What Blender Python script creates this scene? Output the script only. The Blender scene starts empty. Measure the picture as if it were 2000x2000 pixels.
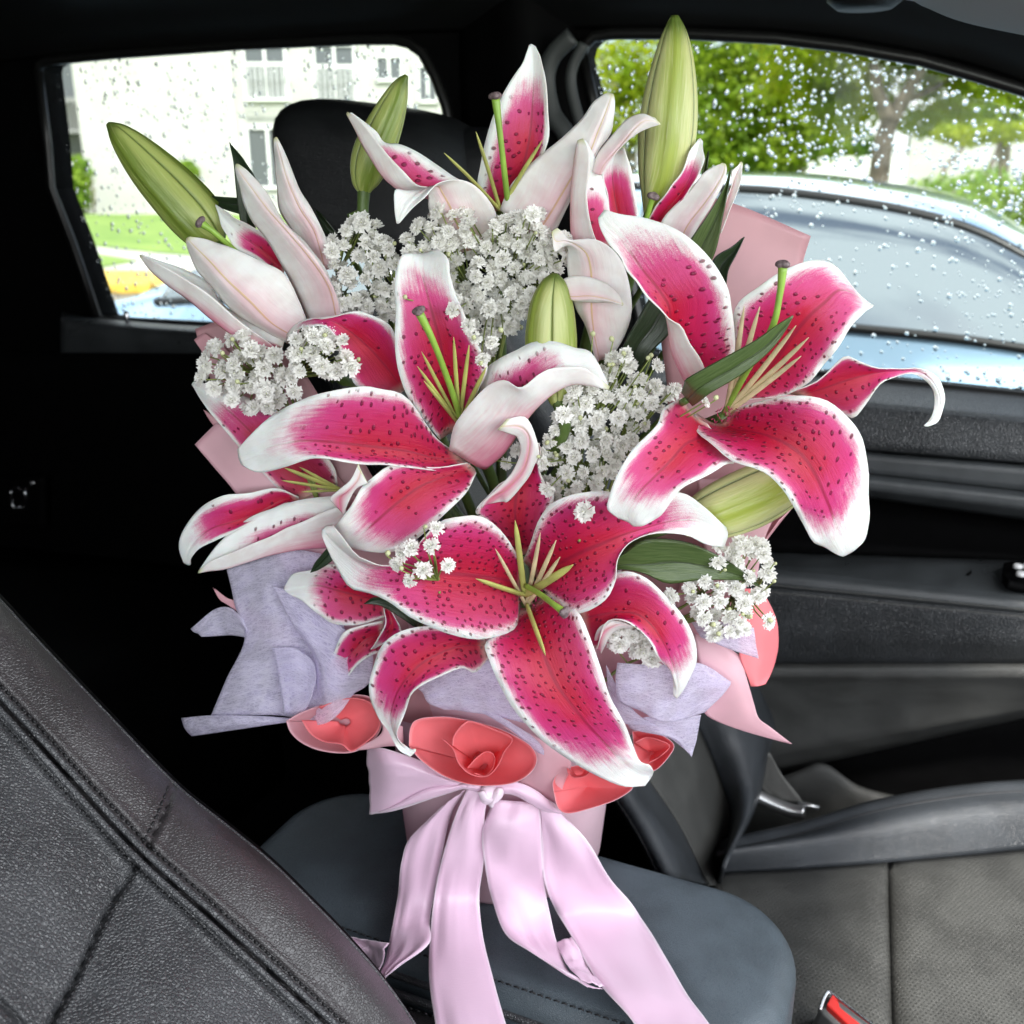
import bpy, math, random
import numpy as np
from mathutils import Vector

# ------------------------------------------------------------------ camera, sky, sun, exposure
scene = bpy.context.scene
R = math.radians
CAM = np.array([0.0, 0.0, 1.6])
PITCH = R(19.0)
FOV = R(54.0)
FPX = 1000.0 / math.tan(FOV / 2)
cp, sp = math.cos(PITCH), math.sin(PITCH)
FW = np.array([0, cp, -sp]); UP = np.array([0, sp, cp]); RT = np.array([1.0, 0, 0])
cam_data = bpy.data.cameras.new('camera')
cam_data.angle = FOV
cam_data.clip_start = 0.02
cam_data.clip_end = 2000
cam_data.dof.use_dof = True
cam_data.dof.focus_distance = 0.56
cam_data.dof.aperture_fstop = 11
cam = bpy.data.objects.new('camera', cam_data)
scene.collection.objects.link(cam)
cam.location = CAM
cam.rotation_euler = (R(90) - PITCH, 0, 0)
scene.camera = cam

YAW = R(24.0)                                   # the car's passenger side lies 24 degrees right of the lens axis
LV = np.array([math.sin(YAW), math.cos(YAW), 0])
FV = np.array([math.cos(YAW), -math.sin(YAW), 0])
ZV = np.array([0, 0, 1.0])

SUN_EL = R(52)
sun_from = -0.80 * LV + 0.60 * FV
sun_from = sun_from / np.linalg.norm(sun_from)
SUN_AZ = math.atan2(sun_from[0], sun_from[1])
world = bpy.data.worlds.new('World'); scene.world = world; world.use_nodes = True
wn = world.node_tree; wn.nodes.clear()
w_out = wn.nodes.new('ShaderNodeOutputWorld')
w_bg = wn.nodes.new('ShaderNodeBackground')
w_sky = wn.nodes.new('ShaderNodeTexSky')
w_sky.sky_type = 'NISHITA'; w_sky.sun_disc = False
w_sky.sun_elevation = SUN_EL; w_sky.sun_rotation = SUN_AZ
w_sky.dust_density = 2.0
w_tc = wn.nodes.new('ShaderNodeTexCoord')
w_map = wn.nodes.new('ShaderNodeMapping'); w_map.inputs['Scale'].default_value = (1.0, 1.0, 2.4)
w_noise = wn.nodes.new('ShaderNodeTexNoise'); w_noise.inputs['Scale'].default_value = 2.2
w_noise.inputs['Detail'].default_value = 6; w_noise.inputs['Roughness'].default_value = 0.55
w_ramp = wn.nodes.new('ShaderNodeValToRGB')
w_ramp.color_ramp.elements[0].position = 0.38; w_ramp.color_ramp.elements[1].position = 0.56
w_mix = wn.nodes.new('ShaderNodeMix'); w_mix.data_type = 'RGBA'
w_mix.inputs['B'].default_value = (9.5, 9.6, 9.8, 1)          # broken white cloud over the blue
wn.links.new(w_tc.outputs['Generated'], w_map.inputs['Vector'])
wn.links.new(w_map.outputs['Vector'], w_noise.inputs['Vector'])
wn.links.new(w_noise.outputs['Fac'], w_ramp.inputs['Fac'])
wn.links.new(w_ramp.outputs['Color'], w_mix.inputs['Factor'])
wn.links.new(w_sky.outputs['Color'], w_mix.inputs['A'])
wn.links.new(w_mix.outputs['Result'], w_bg.inputs['Color'])
w_bg.inputs['Strength'].default_value = 0.15
wn.links.new(w_bg.outputs['Background'], w_out.inputs['Surface'])

sun_data = bpy.data.lights.new('sun', 'SUN'); sun_data.energy = 5.0; sun_data.angle = R(4); sun_data.color = (1, 0.96, 0.9)
sun = bpy.data.objects.new('sun', sun_data); scene.collection.objects.link(sun)
sdir = np.array([sun_from[0] * math.cos(SUN_EL), sun_from[1] * math.cos(SUN_EL), math.sin(SUN_EL)])
sun.rotation_euler = Vector(sdir).to_track_quat('Z', 'Y').to_euler()
sun.location = (0, 0, 8)


def car(l, f, z):                                # car frame: l towards the passenger door, f towards the bonnet
    return CAM * 0 + LV * l + FV * f + ZV * z


def area(name, loc, target, sx, sy, power, col):
    d = bpy.data.lights.new(name, 'AREA'); d.shape = 'RECTANGLE'; d.size = sx; d.size_y = sy; d.energy = power; d.color = col
    o = bpy.data.objects.new(name, d); scene.collection.objects.link(o)
    o.location = loc
    o.rotation_euler = Vector(np.array(loc) - np.array(target)).to_track_quat('Z', 'Y').to_euler()
    return o


# daylight that comes in through the windscreen and through the driver's side window
area('windscreen_daylight', car(0.30, 0.62, 1.80), car(0.50, -0.25, 1.35), 1.3, 0.62, 6.8, (0.95, 0.98, 1.0))
area('driver_window_daylight', car(-0.60, 0.05, 1.68), car(0.5, -0.25, 1.35), 0.9, 0.42, 3.8, (0.95, 0.98, 1.0))

vs = scene.view_settings
vs.view_transform = 'Standard'; vs.look = 'None'; vs.exposure = 0.80; vs.gamma = 1.0; vs.use_curve_mapping = False
scene.cycles.use_denoising = True
scene.cycles.max_bounces = 12
scene.cycles.diffuse_bounces = 8
scene.cycles.transparent_max_bounces = 24
scene.cycles.caustics_reflective = False
scene.cycles.caustics_refractive = False
scene.cycles.sample_clamp_indirect = 6

rng = random.Random(7)
nrng = np.random.RandomState(7)


# ------------------------------------------------------------------ picture coordinates to places
def ray(px, py):
    return FW + (px - 1000.0) / FPX * RT - (py - 1000.0) / FPX * UP


def P(px, py, depth):
    return CAM + depth * ray(px, py)


def base_depth(py):
    return 0.545 + 0.16 * py / 1790.0


def PD(px, py, d):                               # d: centimetres in front of the bouquet's middle sheet
    return P(px, py, base_depth(py) - d / 100.0)


def PL(px, py, l):                               # on the plane l metres towards the passenger side
    r = ray(px, py)
    return CAM + r * (l / float(np.dot(r, LV)))


def PZ(px, py, z):
    r = ray(px, py)
    return CAM + r * ((z - CAM[2]) / r[2])


def PY(px, py, y):
    r = ray(px, py)
    return CAM + r * (y / r[1])


# crops of the photograph the outlines were measured in: x0, y0, pixels per unit
CR = dict(C1=(180, 180, .2588), C2=(650, 50, .2588), C3=(1020, 0, .2588), C4=(350, 580, .2588), C5=(750, 480, .2588),
          D1=(1000, 380, .2588), D2=(600, 380, .2588), D3=(900, 950, .2588), D4=(330, 880, .2588), D5=(900, 650, .2588),
          E3=(340, 1050, .2588), C6=(1150, 400, .36232), C7=(600, 950, .31056), C8=(1050, 900, .36232),
          E1=(650, 1400, .31056), E2=(1000, 1400, .31056), E4=(0, 1150, .43996), E5=(1400, 700, .31056),
          E6=(1400, 1300, .36232), E7=(1100, 0, .46584), E8=(0, 0, .46584), PX=(0, 0, 1.0))


def cpx(crop, x, y):
    o = CR[crop]
    return o[0] + x * o[2], o[1] + y * o[2]


def CP(crop, x, y, d):
    px, py = cpx(crop, x, y)
    return PD(px, py, d)


# ------------------------------------------------------------------ objects
COL = scene.collection


def tag(o, label=None, cat=None, group=None, kind=None):
    if label: o['label'] = label
    if cat: o['category'] = cat
    if group: o['group'] = group
    if kind: o['kind'] = kind
    return o


def thing(name, loc, label, cat, group=None):
    o = bpy.data.objects.new(name, None); COL.objects.link(o)
    o.location = [float(v) for v in loc]; o.empty_display_size = 0.02
    return tag(o, label, cat, group)


def wloc(o):
    v = np.zeros(3)
    while o is not None:
        v = v + np.array(o.location); o = o.parent
    return v


def mk(name, verts, faces, mats, parent=None, smooth=True, midx=None, attrs=None):
    verts = np.asarray(verts, dtype=float)
    if parent is not None:
        verts = verts - wloc(parent)
    me = bpy.data.meshes.new(name)
    me.from_pydata(verts.tolist(), [], [tuple(int(i) for i in f) for f in faces])
    for m in (mats if isinstance(mats, (list, tuple)) else [mats]):
        me.materials.append(m)
    if midx is not None:
        me.polygons.foreach_set('material_index', np.asarray(midx, dtype=np.int32))
    if smooth:
        me.polygons.foreach_set('use_smooth', np.ones(len(me.polygons), dtype=bool))
    if attrs:
        for k, v in attrs.items():
            a = me.attributes.new(k, 'FLOAT_VECTOR', 'POINT')
            a.data.foreach_set('vector', np.asarray(v, dtype=np.float32).ravel())
    me.update()
    o = bpy.data.objects.new(name, me); COL.objects.link(o)
    if parent is not None: o.parent = parent
    return o


def spline(ctrl, n):
    """Catmull-Rom through ctrl (k, ...) resampled to n, along axis 0."""
    c = np.asarray(ctrl, dtype=float); k = len(c)
    if k == 2:
        t = np.linspace(0, 1, n).reshape((-1,) + (1,) * (c.ndim - 1)); return c[0] * (1 - t) + c[1] * t
    ext = np.concatenate([[2 * c[0] - c[1]], c, [2 * c[-1] - c[-2]]])
    s = np.linspace(0, k - 1, n); i = np.minimum(s.astype(int), k - 2); t = (s - i).reshape((-1,) + (1,) * (c.ndim - 1))
    p0, p1, p2, p3 = ext[i], ext[i + 1], ext[i + 2], ext[i + 3]
    return 0.5 * (2 * p1 + (p2 - p0) * t + (2 * p0 - 5 * p1 + 4 * p2 - p3) * t ** 2 + (3 * p1 - p0 - 3 * p2 + p3) * t ** 3)


def grid_normals(S):
    dr = np.gradient(S, axis=0); dc = np.gradient(S, axis=1)
    n = np.cross(dc, dr); ln = np.linalg.norm(n, axis=2, keepdims=True); n = n / np.maximum(ln, 1e-12)
    return n


def shell(name, S, mats, parent, thick=0.0006, attrs=None, flip=False, smooth=True):
    if not isinstance(mats, (list, tuple)): mats = [mats, mats]
    """closed thin sheet from a grid of points; material 0 on the side its normal looks to, 1 on the other"""
    nr, nc = S.shape[:2]
    n = grid_normals(S)
    A = S + n * thick / 2; B = S - n * thick / 2
    V = np.concatenate([A.reshape(-1, 3), B.reshape(-1, 3)])
    idx = np.arange(nr * nc).reshape(nr, nc); off = nr * nc
    F = []; M = []
    a, b, c, d = idx[:-1, :-1].ravel(), idx[:-1, 1:].ravel(), idx[1:, 1:].ravel(), idx[1:, :-1].ravel()
    F.append(np.stack([a, b, c, d], 1)); M.append(np.zeros(len(a), int))
    F.append(np.stack([d, c, b, a], 1) + off); M.append(np.ones(len(a), int))
    loop = list(idx[0, :]) + list(idx[1:, -1]) + list(idx[-1, -2::-1]) + list(idx[-2:0:-1, 0])
    loop = np.array(loop); nx = np.roll(loop, -1)
    F.append(np.stack([nx, loop, loop + off, nx + off], 1)); M.append(np.ones(len(loop), int))
    F = np.concatenate(F); M = np.concatenate(M)
    if flip: M = 1 - M
    at = None
    if attrs: at = {k: np.concatenate([v.reshape(-1, 3)] * 2) for k, v in attrs.items()}
    return mk(name, V, F, mats, parent, smooth=smooth, midx=M, attrs=at)


def ctrl3(crop, rows, cup=0.4):
    """rows of (lx,ly, mx,my, rx,ry, d [,el,er]) or of [(x,y,d),...] to world points"""
    out = []
    for r in rows:
        if isinstance(r, list):
            out.append([CP(crop, *p) for p in r])
        else:
            el = r[7] if len(r) > 7 else cup; er = r[8] if len(r) > 8 else cup
            d = r[6]
            out.append([CP(crop, r[0], r[1], d + el), CP(crop, r[2], r[3], d), CP(crop, r[4], r[5], d + er)])
    return np.array(out)


def smooth_rand(n, freq, r):
    k = max(3, int(freq)); v = np.array([r.uniform(-1, 1) for _ in range(k + 1)])
    return spline(v.reshape(-1, 1), n)[:, 0]


def petal(parent, crop, rows, pe=0.84, margin=0.03, spots=1.0, back=False, ruf=0.18, cup=0.4, name='petal', mats=None, nr=34, nc=17, thick=0.0004):
    if back and name == 'petal': spots = .15
    C = ctrl3(crop, rows, cup)
    S = spline(C, nr)                                     # along
    S = np.swapaxes(spline(np.swapaxes(S, 0, 1), nc), 0, 1)  # across
    r = random.Random(rng.randint(0, 10 ** 9))
    u = np.linspace(0, 1, nc); a = np.abs(2 * u - 1)
    n = grid_normals(S)
    seg = np.linalg.norm(np.diff(S[:, nc // 2], axis=0), axis=1); along = np.concatenate([[0], np.cumsum(seg)]); L = along[-1]
    t = along / L
    wl = smooth_rand(nr, L * 100 * 1.15, r); wr = smooth_rand(nr, L * 100 * 1.15, r)
    fade = np.clip(t * 3, 0, 1) * np.clip((1 - t) * 6, 0.15, 1)
    wob = np.where(u[None, :] < .5, wl[:, None], wr[:, None]) * (a[None, :] ** 3) * fade[:, None] * ruf * 0.01
    # shallow lengthwise flutes and a sunken midrib
    flute = -0.0007 * np.exp(-(a[None, :] / 0.09) ** 2) * fade[:, None]
    S = S + n * (wob + flute)[:, :, None]
    width = np.linalg.norm(S[:, 0] - S[:, nc // 2], axis=1) + np.linalg.norm(S[:, -1] - S[:, nc // 2], axis=1)
    rd = r.random()
    T, U = np.meshgrid(t, u, indexing='ij')
    ut = np.stack([U, T, np.full_like(U, rd)], 2)
    pc = np.stack([(U - .5) * width[:, None] * 100, np.repeat(along[:, None], nc, 1) * 100, np.full_like(U, rd * 90)], 2)
    par = np.stack([np.full_like(U, pe), np.full_like(U, margin), np.full_like(U, spots)], 2)
    return shell(name, S, mats or [M['petal_in'], M['petal_out']], parent, thick, dict(ut=ut, pc=pc, par=par), flip=back)


def patch(parent, pts, mats, name, nr=24, nc=24, thick=0.0006, wob=0.0, wfreq=4, flip=False):
    """free sheet through a control grid of world points"""
    S = spline(np.array(pts), nr); S = np.swapaxes(spline(np.swapaxes(S, 0, 1), nc), 0, 1)
    if wob:
        r = random.Random(rng.randint(0, 10 ** 9)); n = grid_normals(S)
        f1 = np.outer(smooth_rand(nr, wfreq, r), smooth_rand(nc, wfreq, r)) + np.outer(smooth_rand(nr, wfreq * 2, r), smooth_rand(nc, wfreq * 2, r)) * .5
        S = S + n * (f1 * wob)[:, :, None]
    nr, nc = S.shape[:2]
    T, U = np.meshgrid(np.linspace(0, 1, nr), np.linspace(0, 1, nc), indexing='ij')
    w = np.linalg.norm(S[nr // 2, -1] - S[nr // 2, 0]); h = np.linalg.norm(S[-1, nc // 2] - S[0, nc // 2])
    ut = np.stack([U, T, np.zeros_like(U)], 2); pc = np.stack([U * w * 100, T * h * 100, np.zeros_like(U)], 2)
    return shell(name, S, mats, parent, thick, dict(ut=ut, pc=pc), flip=flip)


def tube(name, pts, rad, mat, parent=None, n=8, samples=None, flat=1.0, cap=True):
    pts = np.asarray(pts, dtype=float)
    rad = np.asarray(rad if np.ndim(rad) else [rad] * len(pts), dtype=float)
    if samples:
        pts = spline(pts, samples); rad = np.maximum(spline(rad.reshape(-1, 1), samples)[:, 0], 1e-5)
    V, F = tube_geo(pts, rad, n, flat, cap)
    return mk(name, V, F, mat, parent)


def tube_geo(pts, rad, n=8, flat=1.0, cap=True, base=0):
    k = len(pts); tan = np.gradient(pts, axis=0); tan /= np.maximum(np.linalg.norm(tan, axis=1, keepdims=True), 1e-12)
    ref = np.array([0.3, 0.9, 0.2]); V = []
    a = np.linspace(0, 2 * math.pi, n, endpoint=False)
    prev = None
    for i in range(k):
        x = np.cross(tan[i], ref) if prev is None else prev - tan[i] * np.dot(prev, tan[i])
        x /= max(np.linalg.norm(x), 1e-12); prev = x
        y = np.cross(tan[i], x)
        V.append(pts[i] + rad[i] * (np.cos(a)[:, None] * x + flat * np.sin(a)[:, None] * y))
    V = np.concatenate(V); F = []
    for i in range(k - 1):
        for j in range(n):
            F.append((i * n + j, i * n + (j + 1) % n, (i + 1) * n + (j + 1) % n, (i + 1) * n + j))
    if cap:
        F.append(tuple(range(n - 1, -1, -1))); F.append(tuple((k - 1) * n + j for j in range(n)))
    if base: F = [tuple(v + base for v in f) for f in F]
    return V, F


class MB:
    """collects pieces of ONE mesh"""
    def __init__(self): self.v = []; self.f = []; self.m = []; self.n = 0
    def add(self, V, F, m=0):
        V = np.asarray(V, dtype=float)
        self.f += [tuple(int(i) + self.n for i in f) for f in F]; self.m += [m] * len(F); self.v.append(V); self.n += len(V); return self
    def box(self, o, x, y, z, m=0):
        """box at corner o with edge vectors x, y, z"""
        o, x, y, z = map(np.asarray, (o, x, y, z))
        V = [o, o + x, o + x + y, o + y, o + z, o + x + z, o + x + y + z, o + y + z]
        return self.add(V, [(0, 3, 2, 1), (4, 5, 6, 7), (0, 1, 5, 4), (1, 2, 6, 5), (2, 3, 7, 6), (3, 0, 4, 7)], m)
    def tube(self, pts, rad, n=6, m=0, flat=1.0):
        pts = np.asarray(pts, float); rad = np.asarray(rad if np.ndim(rad) else [rad] * len(pts), float)
        V, F = tube_geo(pts, rad, n, flat); return self.add(V, F, m)
    def build(self, name, mats, parent=None, smooth=True, attrs=None):
        return mk(name, np.concatenate(self.v), self.f, mats, parent, smooth, self.m, attrs)


def bevel(o, w, seg=3, angle=35):
    m = o.modifiers.new('bevel', 'BEVEL'); m.width = w; m.segments = seg; m.limit_method = 'ANGLE'; m.angle_limit = R(angle)
    m.harden_normals = False
    return o

# ------------------------------------------------------------------ materials
M = {}


class NT:
    def __init__(self, name):
        self.mat = bpy.data.materials.new(name); self.mat.use_nodes = True
        self.t = self.mat.node_tree; self.t.nodes.clear()
        self.out = self.t.nodes.new('ShaderNodeOutputMaterial')
    def n(self, typ, **kw):
        nd = self.t.nodes.new(typ)
        for k, v in kw.items(): setattr(nd, k, v)
        return nd
    def set(self, sock, v):
        if isinstance(v, bpy.types.NodeSocket): self.t.links.new(v, sock)
        elif isinstance(v, (tuple, list)) and len(v) == 3 and sock.type == 'RGBA': sock.default_value = (*v, 1)
        else: sock.default_value = v
    def math(self, op, a, b=0.0, c=0.0, clamp=False):
        nd = self.n('ShaderNodeMath', operation=op); nd.use_clamp = clamp
        self.set(nd.inputs[0], a); self.set(nd.inputs[1], b)
        if len(nd.inputs) > 2: self.set(nd.inputs[2], c)
        return nd.outputs[0]
    def ramp(self, v, a, b, lo=0.0, hi=1.0, smooth=True):
        nd = self.n('ShaderNodeMapRange', interpolation_type='SMOOTHSTEP' if smooth else 'LINEAR')
        self.set(nd.inputs[0], v); self.set(nd.inputs[1], a); self.set(nd.inputs[2], b); self.set(nd.inputs[3], lo); self.set(nd.inputs[4], hi)
        return nd.outputs[0]
    def mix(self, f, a, b):
        nd = self.n('ShaderNodeMix', data_type='RGBA')
        self.set(nd.inputs['Factor'], f); self.set(nd.inputs['A'], a); self.set(nd.inputs['B'], b)
        return nd.outputs['Result']
    def attr(self, name):
        nd = self.n('ShaderNodeAttribute', attribute_name=name)
        s = self.n('ShaderNodeSeparateXYZ'); self.t.links.new(nd.outputs['Vector'], s.inputs[0])
        return nd.outputs['Vector'], s.outputs[0], s.outputs[1], s.outputs[2]
    def vec(self, x, y, z):
        nd = self.n('ShaderNodeCombineXYZ'); self.set(nd.inputs[0], x); self.set(nd.inputs[1], y); self.set(nd.inputs[2], z); return nd.outputs[0]
    def noise(self, vec, scale, detail=3, rough=.5):
        nd = self.n('ShaderNodeTexNoise'); self.set(nd.inputs['Vector'], vec); self.set(nd.inputs['Scale'], scale)
        nd.inputs['Detail'].default_value = detail; nd.inputs['Roughness'].default_value = rough
        return nd.outputs['Fac']
    def voro(self, vec, scale, feature='F1', rnd=1.0):
        nd = self.n('ShaderNodeTexVoronoi', feature=feature); self.set(nd.inputs['Vector'], vec); self.set(nd.inputs['Scale'], scale)
        nd.inputs['Randomness'].default_value = rnd
        return nd
    def obj(self):
        return self.n('ShaderNodeTexCoord').outputs['Object']
    def pos(self):
        return self.n('ShaderNodeNewGeometry').outputs['Position']
    def bump(self, h, dist, strength=1.0):
        nd = self.n('ShaderNodeBump'); self.set(nd.inputs['Height'], h); nd.inputs['Distance'].default_value = dist; nd.inputs['Strength'].default_value = strength
        return nd.outputs[0]
    def bsdf(self, col, rough=.5, metallic=0.0, normal=None, **kw):
        nd = self.n('ShaderNodeBsdfPrincipled')
        self.set(nd.inputs['Base Color'], col); self.set(nd.inputs['Roughness'], rough); self.set(nd.inputs['Metallic'], metallic)
        for k, v in kw.items(): self.set(nd.inputs[k.replace('_', ' ')], v)
        if normal is not None: self.set(nd.inputs['Normal'], normal)
        return nd.outputs[0]
    def done(self, shader):
        self.t.links.new(shader, self.out.inputs['Surface']); return self.mat


def simple(name, col, rough=.5, metallic=0.0, var=0.0, scale=40, bump=0.0, bscale=200, **kw):
    t = NT(name); c = col; nrm = None
    if var:
        n = t.noise(t.pos(), scale, 4)
        c = t.mix(t.ramp(n, .3, .7), tuple(v * (1 - var) for v in col), tuple(min(1, v * (1 + var)) for v in col))
    if bump: nrm = t.bump(t.noise(t.pos(), bscale, 3), bump)
    M[name] = t.done(t.bsdf(c, rough, metallic, nrm, **kw)); return M[name]


def petal_in():
    t = NT('petal_in')
    _, u, v, rd = t.attr('ut'); _, ac, al, r9 = t.attr('pc'); _, pe, mg, sp_ = t.attr('par')
    a = t.math('ABSOLUTE', t.math('MULTIPLY_ADD', u, 2.0, -1.0))
    fib = t.noise(t.vec(t.math('MULTIPLY', ac, 9.0), t.math('MULTIPLY', al, .7), r9), 1.0, 3, .6)
    blot = t.noise(t.vec(ac, al, r9), .9, 3, .5)
    grain = t.noise(t.vec(t.math('MULTIPLY', ac, 2.2), al, r9), 30.0, 2, .7)
    fj = t.math('ADD', t.math('MULTIPLY', t.math('SUBTRACT', fib, .5), .17), t.math('MULTIPLY', t.math('SUBTRACT', blot, .5), .14))
    fj = t.math('ADD', fj, t.math('MULTIPLY', t.math('SUBTRACT', grain, .5), .30))
    t2 = t.math('MULTIPLY', v, v)
    s1 = t.math('ADD', t.math('ADD', a, mg), t.math('MULTIPLY', t2, .19))
    s2 = t.math('ADD', t.math('ADD', v, t.math('SUBTRACT', .965, pe)), t.math('MULTIPLY', t.math('MULTIPLY', a, a), .10))
    s = t.math('SMOOTH_MAX', s1, s2, .12)
    pink = t.ramp(t.math('ADD', s, fj), .84, 1.03, 1.0, 0.0)
    # crimson along the rib, magenta pink towards the margin
    core = t.ramp(t.math('ADD', a, t.math('MULTIPLY', fj, .7)), .08, .62)
    c_p = t.mix(core, (.45, .0008, .030), (.50, .009, .095))
    c_p = t.mix(t.ramp(t.math('ADD', s, fj), .62, .88), c_p, (.58, .045, .21))
    c_p = t.mix(t.math('MULTIPLY', t.ramp(fib, .52, .72), .35), c_p, (.40, .002, .055))
    c_p = t.mix(t.ramp(v, .05, .5, .55, 0.0), c_p, (.34, .001, .028))
    rib = t.math('MULTIPLY', t.ramp(a, .012, .06, 1.0, 0.0), t.ramp(v, .80, .9, 1.0, 0.0))
    c_p = t.mix(t.math('MULTIPLY', rib, .75), c_p, (.26, .001, .03))
    c_w = t.mix(t.ramp(blot, .35, .7), (.80, .79, .765), (.86, .85, .83))
    c_w = t.mix(t.math('MULTIPLY', t.ramp(fib, .5, .7), .25), c_w, (.74, .68, .68))
    col = t.mix(pink, c_w, c_p)
    # raised dark papillae
    vo = t.voro(t.vec(t.math('ADD', ac, r9), t.math('ADD', al, r9), 0.0), 2.05, rnd=.85); vo.voronoi_dimensions = '2D'
    cs = t.n('ShaderNodeSeparateXYZ'); t.t.links.new(vo.outputs['Color'], cs.inputs[0])
    zone = t.math('MULTIPLY', t.ramp(t.math('ADD', v, t.math('MULTIPLY', t.math('SUBTRACT', blot, .5), .25)), .62, .74, 1.0, 0.0), t.ramp(a, .06, .13))
    zone = t.math('MULTIPLY', zone, t.ramp(t.math('ADD', a, mg), .93, 1.02, 1.0, 0.0))
    keep = t.math('LESS_THAN', cs.outputs[0], t.math('MULTIPLY', sp_, t.ramp(v, .25, .66, 1.0, .5, False)))
    siz = t.math('MULTIPLY_ADD', cs.outputs[1], .09, .18)
    dist = t.math('ADD', vo.outputs['Distance'], t.math('MULTIPLY', t.math('SUBTRACT', t.noise(t.vec(ac, al, r9), 7.0, 1), .5), .07))
    dot = t.math('MULTIPLY', t.math('MULTIPLY', t.ramp(dist, siz, t.math('MULTIPLY', siz, .45)), zone), keep)
    col = t.mix(t.math('MULTIPLY', dot, .85), col, (.15, .001, .028))
    # pale throat
    col = t.mix(t.ramp(v, .0, .07, .6, 0.0), col, (.62, .55, .45))
    h = t.math('ADD', t.math('MULTIPLY', fib, .5), t.math('MULTIPLY', dot, 1.6))
    h = t.math('ADD', h, t.math('MULTIPLY', grain, .25))
    nrm = t.bump(h, .0008, .8)
    sh = t.bsdf(col, .46, 0, nrm, Subsurface_Weight=.2, Subsurface_Scale=.002, Specular_IOR_Level=.5)
    M['petal_in'] = t.done(sh)


def petal_out():
    t = NT('petal_out')
    _, u, v, rd = t.attr('ut'); _, ac, al, r9 = t.attr('pc'); _, pe, mg, sp_ = t.attr('par')
    a = t.math('ABSOLUTE', t.math('MULTIPLY_ADD', u, 2.0, -1.0))
    fib = t.noise(t.vec(t.math('MULTIPLY', ac, 7.0), t.math('MULTIPLY', al, .6), r9), 1.0, 3, .6)
    blot = t.noise(t.vec(ac, al, r9), 1.1, 3, .5)
    col = t.mix(t.ramp(blot, .3, .7), (.74, .68, .66), (.82, .79, .77))
    f = t.math('ADD', t.math('MULTIPLY', t.math('SUBTRACT', fib, .5), .5), t.math('ADD', a, t.math('MULTIPLY', v, .75)))
    col = t.mix(t.math('MULTIPLY', t.ramp(f, .25, 1.10, 1.0, 0.0), t.math('MULTIPLY_ADD', sp_, .62, .33)), col, (.70, .20, .31))
    rib = t.ramp(a, .018, .05, 1.0, 0.0)
    col = t.mix(t.math('MULTIPLY', rib, .8), col, t.mix(v, (.62, .30, .18), (.66, .58, .22)))
    tip = t.ramp(v, .95, 1.0)
    col = t.mix(t.math('MULTIPLY', tip, .6), col, (.45, .48, .12))
    h = t.math('ADD', fib, t.math('MULTIPLY', rib, .8))
    M['petal_out'] = t.done(t.bsdf(col, .48, 0, t.bump(h, .0005, .45), Subsurface_Weight=.12, Subsurface_Scale=.003, Specular_IOR_Level=.4))


def bud_mat():
    t = NT('bud_green')
    _, u, v, rd = t.attr('ut'); _, ac, al, r9 = t.attr('pc')
    a = t.math('ABSOLUTE', t.math('MULTIPLY_ADD', u, 2.0, -1.0))
    fib = t.noise(t.vec(t.math('MULTIPLY', ac, 9.0), t.math('MULTIPLY', al, .5), r9), 1.0, 3, .6)
    pale = t.mix(rd, (.33, .40, .10), (.66, .66, .32))
    deep = t.mix(rd, (.13, .20, .025), (.40, .47, .08))
    f = t.math('ADD', t.math('MULTIPLY', a, 1.0), t.math('MULTIPLY', t.math('SUBTRACT', fib, .5), .7))
    col = t.mix(t.ramp(f, .1, .75), deep, pale)
    col = t.mix(t.ramp(a, .86, 1.0), col, (.10, .15, .02))
    col = t.mix(t.ramp(t.math('ADD', v, t.math('MULTIPLY', fib, .1)), .82, 1.0), col, (.10, .15, .025))
    col = t.mix(t.ramp(fib, .58, .75, 0, .5), col, (.55, .58, .28))
    M['bud_green'] = t.done(t.bsdf(col, .38, 0, t.bump(fib, .0006, .5), Subsurface_Weight=.08, Subsurface_Scale=.003))


def leaf_mat(name, c1, c2):
    t = NT(name)
    _, u, v, rd = t.attr('ut'); _, ac, al, r9 = t.attr('pc')
    w = t.n('ShaderNodeTexWave', wave_type='BANDS', bands_direction='X'); t.set(w.inputs['Vector'], t.vec(u, 0.0, 0.0)); w.inputs['Scale'].default_value = .62
    fib = t.noise(t.vec(t.math('MULTIPLY', ac, 12.0), t.math('MULTIPLY', al, .5), 0.0), 1.0, 3, .6)
    col = t.mix(t.ramp(fib, .35, .65), c1, c2)
    col = t.mix(t.ramp(w.outputs['Fac'], .0, .035, .7, 0), col, tuple(x * .25 for x in c1))
    M[name] = t.done(t.bsdf(col, .36, 0, t.bump(t.math('ADD', fib, t.ramp(w.outputs['Fac'], 0, .12)), .0006, .5)))


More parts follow.
